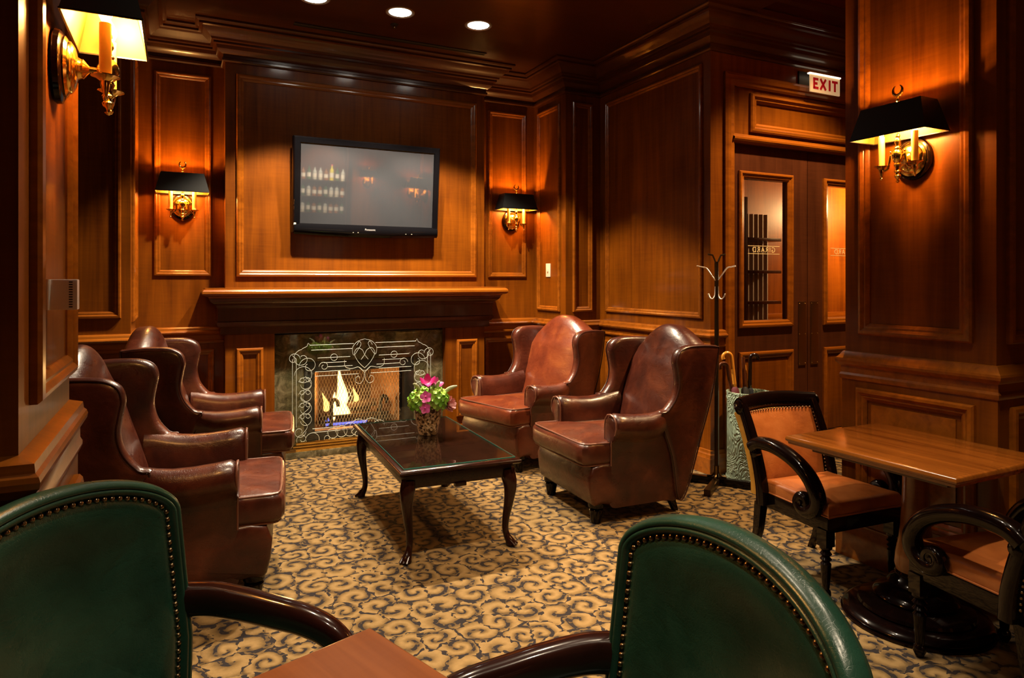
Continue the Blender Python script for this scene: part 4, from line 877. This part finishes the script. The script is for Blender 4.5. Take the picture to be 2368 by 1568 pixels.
umbrella((3.65, 3.645, .052), (3.508, 3.652, .79), .028, HBR, BLKC, 'umbrella with dark brown crook handle, lowest, at the back left of the stand', (-.9, .44))
# shelf unit in the corridor, seen through the left glass door
su = thing('shelf_unit', 'tall shelf unit with grey pleated back seen through the left glass door', 'shelf', (4.79, 4.62, 0))
obj('side_panel', MB().box(-.24, -.21, -.10, .12, 0, 2.15), WOODD, su)
PLT = plain('grey_pleated_cloth', (.30, .27, .23), .7)
obj('back_panel', MB().grid(lambda u, v: (-.21 + .42 * u, .06 + .006 * sin(u * 44), .02 + 2.0 * v), 88, 1), PLT, su, smooth=60)
for z in (.6, .9, 1.2, 1.48, 1.775): obj('shelf', MB().box(-.21, .21, -.10, .05, z - .014, z + .014), WOODD, su, bevel=.003)
# ------------------------------------------------------------------ the bar wall behind the viewer, mirrored in the television screen
bb = thing('bar_shelves', 'bar back shelves of bottles, mirrored in the left of the television screen', 'shelves', (2.58, -2.98, 0))
obj('back_board', MB().box(-.46, .46, 0, .03, 0, 2.62), WOODD, bb); obj('counter', MB().box(-.46, .46, 0, .30, .96, 1.02), WOODX, bb, bevel=.008)
for x in (-.47, .45): obj('side_panel', MB().box(x, x + .02, 0, .26, 0, 2.62), WOODD, bb)
for z in (1.30, 1.62, 1.94): obj('shelf', MB().box(-.45, .45, .03, .24, z - .008, z + .008), BRASS, bb, bevel=.002)
BOT = [plain('clear_bottle', (.45, .47, .45), .15, coat=.5), plain('green_bottle', (.03, .09, .035), .12, coat=.5), plain('amber_bottle', (.22, .08, .015), .12, coat=.5), plain('yellow_bottle', (.62, .55, .05), .15, coat=.5)]
PAPER = plain('white_paper_label', (.75, .72, .66), .6); CAPM = plain('dark_cap', (.03, .02, .02), .3); PINKF = plain('pink_foil', (.8, .08, .22), .3)
def bottle(loc, m, capm, hgt, r, label, grp):
    t = thing('bottle', label, 'bottle', loc, 0, grp)
    obj('body', MB().lathe([(0, 0), (r, 0), (r, hgt * .58), (r * .9, hgt * .66), (r * .38, hgt * .76), (r * .34, hgt * .94), (0, hgt * .94)], 14), m, t)
    obj('paper_label', MB().lathe([(r + .001, hgt * .18), (r + .001, hgt * .48)], 14), PAPER, t); obj('cap', MB().lathe([(0, hgt * .93), (r * .40, hgt * .93), (r * .40, hgt), (0, hgt)], 12), capm, t)
    return t
GB = 'bottles on the bar shelves'
protos = [bottle((2.20, -2.83, 1.308), BOT[0], CAPM, .25, .038, 'clear bottle with white label on the bar shelves mirrored in the television', GB),
          bottle((2.31, -2.83, 1.308), BOT[1], CAPM, .27, .036, 'green bottle with white label on the bar shelves mirrored in the television', GB),
          bottle((2.42, -2.83, 1.308), BOT[2], CAPM, .24, .040, 'amber bottle with white label on the bar shelves mirrored in the television', GB)]
for r_, z in enumerate((1.308, 1.628, 1.948)):
    for k in range(8):
        if (r_ == 0 and k < 3) or (r_ == 2 and k == 5): continue
        p = protos[(k * 2 + r_ + (k // 3)) % 3]; dup(p, (2.20 + .11 * k, -2.83, z), 0, p['label'], GB)
bottle((2.75, -2.83, 1.948), BOT[3], PINKF, .31, .040, 'yellow bottle with pink foil top mirrored in the television screen', GB)
spot((2.6, -1.9, CEIL - .03), 1300, 62, .5, aim=(2.6, -2.85, 1.6))  # unseen spot added to brighten the bottles mirrored in the screen
sconce((3.50, -3.0, 1.965), pi / 2, 'brass two-candle wall sconce behind the viewer, mirrored in the middle of the television')
sconce((4.45, -3.0, 1.80), pi / 2, 'brass two-candle wall sconce behind the viewer, mirrored at the right of the television')
